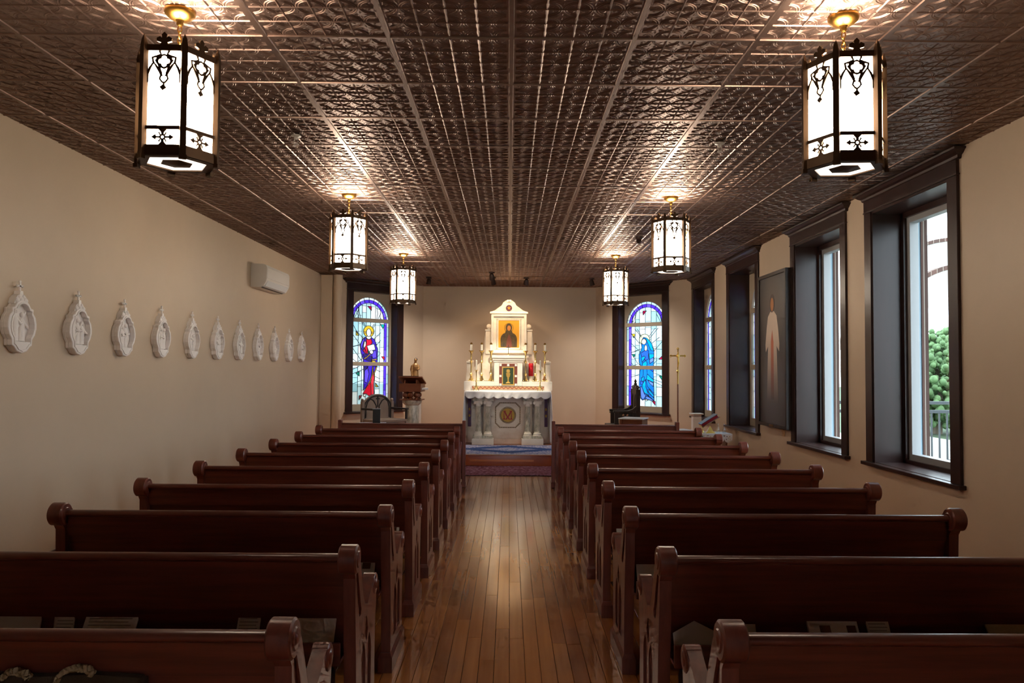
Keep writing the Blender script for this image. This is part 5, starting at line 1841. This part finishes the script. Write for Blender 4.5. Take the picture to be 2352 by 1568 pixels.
def lace(x0, x1, nsc):
    wdt = (x1 - x0) / nsc
    pts = [(x0, 0.0), (x1, 0.0)]
    for i in range(nsc - 1, -1, -1):
        cx = x0 + (i + 0.5) * wdt
        pts += arc(cx, -0.075, wdt * 0.48, 0, -180, 7, 0.05)
    holes = []
    for i in range(nsc):
        cx = x0 + (i + 0.5) * wdt
        for (dx, dz) in ((-0.028, -0.075), (0.028, -0.075), (0.0, -0.095), (0.0, -0.055), (-0.02, -0.035), (0.02, -0.035)):
            holes.append(ell(cx + dx, dz, 0.008, 0.008, 6))
        if i:
            holes.append([(x0 + i * wdt - 0.014, -0.02), (x0 + i * wdt + 0.014, -0.02), (x0 + i * wdt + 0.006, -0.034), (x0 + i * wdt - 0.006, -0.034)])
    return [pts] + holes


MB().plate(lace(-0.245, 0.225, 4), 0.003, T(0, -0.208, 0.004) @ AX_XZ).build('front_lace', 'linen', lc)
MB().plate(lace(-0.205, 0.205, 4), 0.003, T(-0.248, 0, 0.004) @ AX_YZ).build('side_lace', 'linen', lc)
bs = empty('book_stand', (2.93, 11.06, 0.632), 0, 'gold metal book stand on the lace-covered side table', 'book stand')
MB().lathe([(0.10, 0.0), (0.095, 0.008), (0.06, 0.03), (0.02, 0.085), (0.012, 0.10)], 4, RZ(pi / 4) @ Matrix.Diagonal((1.1, 0.9, 1, 1))).build('base', 'gold', bs)
MR = T(-0.005, 0, 0.165) @ RY(radians(-32))
MB().box(-0.15, 0.15, -0.09, 0.09, -0.008, 0.0, MR).box(-0.15, -0.14, -0.09, 0.09, 0.0, 0.03, MR).build('rest', 'gold', bs, bevel=0.002)
bk = empty('missal', (2.93, 11.06, 0.632), 0, 'thick red and blue closed book tilted on the gold stand', 'book')
MB().box(-0.138, 0.125, -0.085, 0.085, 0.006, 0.046, MR).build('pages', 'book_red', bk)
MB().box(-0.139, 0.135, -0.092, 0.092, 0.046, 0.052, MR).box(-0.139, 0.135, -0.092, 0.092, 0.0008, 0.006, MR).build('cover', 'book_cover', bk)
for i, (x, y, lb) in enumerate(((3.06, 11.10, 'left glass cruet on the lace cloth beside the book stand'), (3.13, 11.04, 'right glass cruet on the lace cloth beside the book stand'))):
    cu = empty('cruet', (x, y, 0.632), 0, lb, 'cruet', 'glass cruets')
    MB().lathe([(0.022, 0.0), (0.028, 0.01), (0.026, 0.05), (0.010, 0.08), (0.012, 0.11)], 14).build('bottle', 'cruet_glass', cu, smooth=50)
    MB().sph((0, 0, 0.125), 0.012, 8).build('stopper', 'cruet_glass', cu, smooth=50)
br_ = empty('small_brass_bell', (2.81, 11.03, 0.632), 0, 'small brass bell left of the gold book stand', 'bell')
MB().lathe([(0.030, 0.0), (0.028, 0.015), (0.018, 0.04), (0.006, 0.05), (0.008, 0.065), (0.003, 0.075)], 14).build('bell_body', 'brass', br_, smooth=50)
wp = empty('white_pedestal', (3.10, 12.55, pz), 0, 'white painted stand with flat top by the right wall', 'pedestal')
MB().box(-0.10, 0.10, -0.09, 0.09, 0.635, 0.655).build('top', 'plaster_white', wp, bevel=0.004)
MB().box(-0.07, 0.07, -0.06, 0.06, 0.02, 0.635).build('shaft', 'plaster_white', wp)
MB().box(-0.09, 0.09, -0.08, 0.08, 0.001, 0.02).build('base', 'plaster_white', wp)
wt = empty('low_white_table', (2.60, 11.47, 0), radians(20), 'low small table with white cloth left of the lace table', 'table')
MB().box(-0.12, 0.12, -0.12, 0.12, 0.63, 0.65).box(-0.121, 0.121, -0.121, 0.121, 0.53, 0.632).build('cloth', 'linen', wt, bevel=0.004)
for sx in (-1, 1):
    for sy in (-1, 1):
        MB().box(sx * 0.10 - 0.012, sx * 0.10 + 0.012, sy * 0.10 - 0.012, sy * 0.10 + 0.012, 0.001, 0.53).build('leg', 'brown_wood', wt)

# pipe boxing at the left corner
pp = empty('corner_pipe', (-3.07, 13.50, pz), 0, 'beige round pipe from platform to ceiling beside left stained window', 'pipe')
MB().lathe([(0.082, 0.001), (0.082, HC - pz - 0.014)], 28).build('pipe', 'wall_paint', pp, smooth=40)
MB().lathe([(0.084, 2.40), (0.0845, 2.405), (0.084, 2.41)], 28, None, cap=False).build('joint_ring', 'wall_paint', pp, smooth=40)
MB().box(-0.295, -0.09, -0.03, 0.14, 0.001, HC - pz - 0.014).build('boxing', 'wall_paint', pp)
MB().box(-0.055, 0.085, -0.095, -0.083, 0.001, 0.12).build('foot_plate', 'plaster_white', pp)

# ------------------------------------------------------------------ stations on the left wall
def station_meshes():
    # outline (y across the wall, z up) from the foot of the plaque
    half = [(0.0, 0.0), (0.05, 0.012), (0.085, 0.045), (0.105, 0.052), (0.108, 0.095), (0.135, 0.125), (0.152, 0.17), (0.152, 0.205), (0.138, 0.25), (0.112, 0.278), (0.115, 0.305), (0.085, 0.312), (0.062, 0.342), (0.03, 0.357), (0.0, 0.360)]
    out = half + [(-x, z) for x, z in half[-2:0:-1]]
    inn = [(x * 0.80, 0.018 + (z - 0.0) * 0.90) for x, z in out]
    return half, out, inn


H_, OUT, INN = station_meshes()
MST = AX_YZ     # extrudes towards +x (into the room)


def make_station(i):
    rnd = random.Random(100 + i)
    r = empty('station_plaque')
    MB().plate([OUT], 0.022, MST, 0.001).build('back_plate', 'plaster_white', r, bevel=0.004)
    MB().plate([OUT, INN], 0.060, MST, 0.022).build('moulded_frame', 'plaster_white', r, bevel=0.006, seg=2)
    ri = [(x * 0.94, 0.005 + z * 0.97) for x, z in INN]
    MB().strip([(x, z) for x, z in INN], 0.010, 0.066, MST, 0.052, closed=True).build('bead', 'plaster_white', r)
    fg = MB()
    nf = rnd.choice((2, 3, 3))
    for k in range(nf):
        cx = (k - (nf - 1) / 2) * 0.062 + rnd.uniform(-0.008, 0.008)
        hh = rnd.uniform(0.13, 0.19)
        zb = 0.085
        fg.lathe([(0.030, 0.0), (0.026, hh * 0.5), (0.030, hh * 0.8), (0.012, hh)], 10, T(0.024, cx, zb) @ Matrix.Diagonal((0.7, 1, 1, 1)))
        fg.sph((0.030, cx + rnd.uniform(-0.006, 0.006), zb + hh + 0.016), (0.015, 0.015, 0.019), 10)
        fg.tube([(0.034, cx, zb + hh * 0.8), (0.042, cx + rnd.choice((-1, 1)) * 0.03, zb + hh * 0.62), (0.040, cx + rnd.choice((-1, 1)) * 0.05, zb + hh * rnd.uniform(0.5, 0.9))], [0.011, 0.010, 0.008], 8)
    fg.tube([(0.030, -0.07, 0.11), (0.034, 0.06, 0.10 + rnd.uniform(0.05, 0.19))], 0.009, 6)
    fg.build('figure_relief', 'plaster_white', r, smooth=50)
    MB().plate([[(-0.085, 0.078), (0.085, 0.078), (0.07, 0.045), (0.03, 0.022), (-0.03, 0.022), (-0.07, 0.045)]], 0.062, MST, 0.022).build('title_ledge', 'plaster_white', r, bevel=0.003)
    cw = MB().plate([[(-0.075, 0.335), (0.075, 0.335), (0.062, 0.372), (0.04, 0.392), (0.018, 0.402), (0.014, 0.425), (-0.014, 0.425), (-0.018, 0.402), (-0.04, 0.392), (-0.062, 0.372)]], 0.045, MST, 0.001)
    for s_ in (-1, 1):
        cw.sph((0.045, s_ * 0.045, 0.358), (0.012, 0.022, 0.02), 10)
        cw.sph((0.045, s_ * 0.02, 0.385), (0.010, 0.014, 0.016), 10)
    cw.sph((0.045, 0, 0.36), (0.012, 0.018, 0.026), 10)
    cw.build('crest', 'plaster_white', r, smooth=50)
    cx = MB().box(0.024, 0.036, -0.006, 0.006, 0.42, 0.485).box(0.024, 0.036, -0.024, 0.024, 0.452, 0.464)
    for (yy, z_) in ((-0.026, 0.458), (0.026, 0.458), (0, 0.488)):
        cx.sph((0.030, yy, z_), 0.010, 8)
    cx.build('cross', 'plaster_white', r)
    return r


SN = ['first', 'second', 'third', 'fourth', 'fifth', 'sixth', 'seventh', 'eighth', 'ninth', 'tenth', 'last']
for i in range(11):
    r = make_station(i)
    r.location = (XL, 5.16 + 0.703 * i, 1.630)
    tag(r, 'white plaster oval relief plaque with cross on left wall, %s from camera' % SN[i], 'plaque', 'white relief plaques on the left wall')

# ------------------------------------------------------------------ wall air conditioner
acu = empty('air_conditioner', (XL, 9.82, 2.585), 0, 'white wall-mounted air conditioner high on the left wall', 'air conditioner')
prof = [(0.001, 0.0), (0.12, 0.0), (0.17, 0.02), (0.205, 0.075), (0.215, 0.11), (0.215, 0.26), (0.20, 0.29), (0.16, 0.305), (0.001, 0.31)]
MXZ = Matrix(((1, 0, 0, 0), (0, 0, 1, 0), (0, 1, 0, 0), (0, 0, 0, 1)))
MB().plate([prof], 1.0, MXZ).build('body', 'ac_white', acu, bevel=0.006, smooth=35)
MB().plate([[(0.216, 0.115), (0.219, 0.118), (0.219, 0.252), (0.216, 0.255)]], 0.985, MXZ, 0.015).build('front_panel', 'ac_white', acu)
MB().plate([[(0.150, 0.006), (0.180, 0.018), (0.213, 0.085), (0.210, 0.09), (0.174, 0.026), (0.148, 0.012)]], 0.95, MXZ, 0.05).build('louver', 'frame_white', acu, smooth=40)
MB().plate([[(0.120, -0.001), (0.150, 0.007), (0.150, 0.012), (0.120, 0.004)]], 0.95, MXZ, 0.05).build('outlet_slot', 'ac_dark', acu)

# ------------------------------------------------------------------ painting on the right wall
pt = empty('framed_painting', (XR, 9.36, 0.85), -pi / 2, 'tall dark painting of a pale upright figure in brown frame', 'painting')
PWD, PH = 0.505, 1.91
MB().box(-PWD + 0.03, PWD - 0.03, -0.075, -0.001, 0.03, PH - 0.03).build('canvas', 'painted_canvas', pt)
MP = T(0, -0.075, 0) @ AX_XZ
rob = [(-0.20, 0.30), (0.20, 0.30), (0.17, 0.75), (0.15, 1.00), (0.235, 0.93), (0.245, 1.02), (0.20, 1.22), (0.15, 1.37), (0.06, 1.43), (-0.06, 1.43), (-0.15, 1.37), (-0.20, 1.22), (-0.245, 1.02), (-0.235, 0.93), (-0.15, 1.00), (-0.17, 0.75)]
MB().plate([rob], -0.002, MP).build('painted_robe', 'paint_cream', pt)
MB().plate([[(-0.05, 0.34), (0.05, 0.34), (0.045, 1.05), (0.0, 1.20), (-0.045, 1.05)]], -0.003, MP, -0.001).build('painted_sash', 'paint_rose', pt)
MB().plate([ell(0, 1.53, 0.085, 0.115, 20)], -0.002, MP).build('painted_hair', 'paint_umber', pt)
MB().plate([ell(0, 1.515, 0.055, 0.085, 18)], -0.003, MP, -0.001).build('painted_face', 'icon_flesh', pt)
MB().plate([rect(PWD, 0.0, PH), rect(PWD - 0.045, 0.045, PH - 0.045)], -0.001, AX_XZ, -0.095).build('frame', 'dark_oak', pt, bevel=0.006)
MB().box(-0.07, 0.07, -0.099, -0.095, 0.008, 0.036).build('name_plate', 'old_brass', pt)
sw = empty('wall_plate', (XR, 9.20, 0.755), -pi / 2, 'small brass coloured plate on wall below the tall painting', 'plate')
MB().box(-0.045, 0.045, -0.008, -0.0005, 0.0, 0.075).build('cover', 'mosaic_tan', sw, bevel=0.003)
MB().box(-0.008, 0.008, -0.013, -0.008, 0.028, 0.048).build('toggle', 'mosaic_tan', sw)
sw = empty('wall_switch', (XR, 8.945 - 0.02, 1.02), -pi / 2, 'narrow brass switch plate on wall beside the painting frame', 'switch')
MB().box(-0.03, 0.03, -0.012, -0.0005, 0.0, 0.13).build('cover', 'old_brass', sw, bevel=0.003)

# ------------------------------------------------------------------ outside the right-hand windows
gd = MB().box(-60, 90, -40, 120, -1.2, -1.0).build('ground', 'lawn')
gd['kind'] = 'structure'
dk = empty('porch_deck', (5.6, 10, -1.0), 0, 'pale stone porch deck outside the right windows', 'deck')
MB().box(-1.65, 4.4, -8, 9, 0.0, 1.0).build('slab', 'deck_stone', dk)
rl = empty('porch_railing', (5.0, 12.2, 0.0), 0, 'dark metal railing on the porch outside the nearest window', 'railing')
MB().box(-0.8, 4.8, -0.03, 0.03, 1.02, 1.07).build('top_rail', 'black_iron', rl)
MB().box(-0.8, 4.8, -0.02, 0.02, 0.88, 0.93).build('upper_rail', 'black_iron', rl)
MB().box(-0.8, 4.8, -0.02, 0.02, 0.10, 0.14).build('bottom_rail', 'black_iron', rl)
bal = MB().box(-0.011, 0.011, -0.011, 0.011, 0.14, 0.88).mesh('baluster')
bal.materials.append(MATS['black_iron'])
for i in range(44):
    place('baluster', bal, None, rl, (-0.7 + 0.125 * i, 0, 0))
for x in (-0.8, 4.8):
    MB().box(x - 0.04, x + 0.04, -0.04, 0.04, 0.0, 1.12).build('post', 'black_iron', rl)
av = empty('arched_porch_wall', (8.6, 14.0, 0.003), 0, 'white arched porch wall with brick edging outside the window', 'wall')
ar = lambda r_, z0: [(r_, -0.0)] + arc(0, z0, r_, 0, 180, 28) + [(-r_, -0.0)]
MB().plate([ar(1.75, 1.75), ar(1.45, 1.55)], 0.25, AX_XZ).build('arch_face', 'plaster_outside', av)
MB().plate([arc(0, 1.75, 1.83, 0, 180, 30) + arc(0, 1.75, 1.75, 180, 0, 30)], 0.26, AX_XZ, -0.02).build('brick_edge', 'brick', av)
MB().plate([arc(0, 1.95, 2.10, 0, 180, 30) + arc(0, 1.75, 1.83, 180, 0, 30)], 0.7, AX_XZ, 0.4).build('second_arch', 'plaster_outside', av)
MB().plate([arc(0, 1.95, 2.17, 0, 180, 30) + arc(0, 1.95, 2.10, 180, 0, 30)], 0.72, AX_XZ, 0.38).build('second_brick_edge', 'brick', av)
rnd = random.Random(5)


def bush(x, y, r, h, label):
    t = empty('garden_tree', (x, y, -1.0), 0, label, 'tree', 'trees beyond the porch')
    mb = MB()
    for i in range(2200):
        a_, e_ = rnd.uniform(0, 2 * pi), rnd.uniform(-1.2, 1.4)
        q = r * rnd.uniform(0.35, 1.0)
        mb.sph((q * cos(a_) * cos(e_), q * sin(a_) * cos(e_), h * 0.48 + h * 0.44 * sin(e_) * rnd.uniform(0.5, 1)), (r * rnd.uniform(0.022, 0.055),) * 3, 5)
    mb.build('foliage', 'leaf', t, smooth=80, recalc=False)
    MB().tube([(0, 0, 0), (0.1, 0, h * 0.3), (0, 0, h * 0.6)], [0.2, 0.16, 0.1], 8).build('trunk', 'bark', t)


bush(17.5, 31, 3.0, 4.4, 'light green leafy tree left of the others beyond the porch')
bush(24.5, 33, 3.0, 4.6, 'light green leafy tree in the middle beyond the porch')
bush(24, 40, 3.4, 5.4, 'tallest light green leafy tree far beyond the porch')
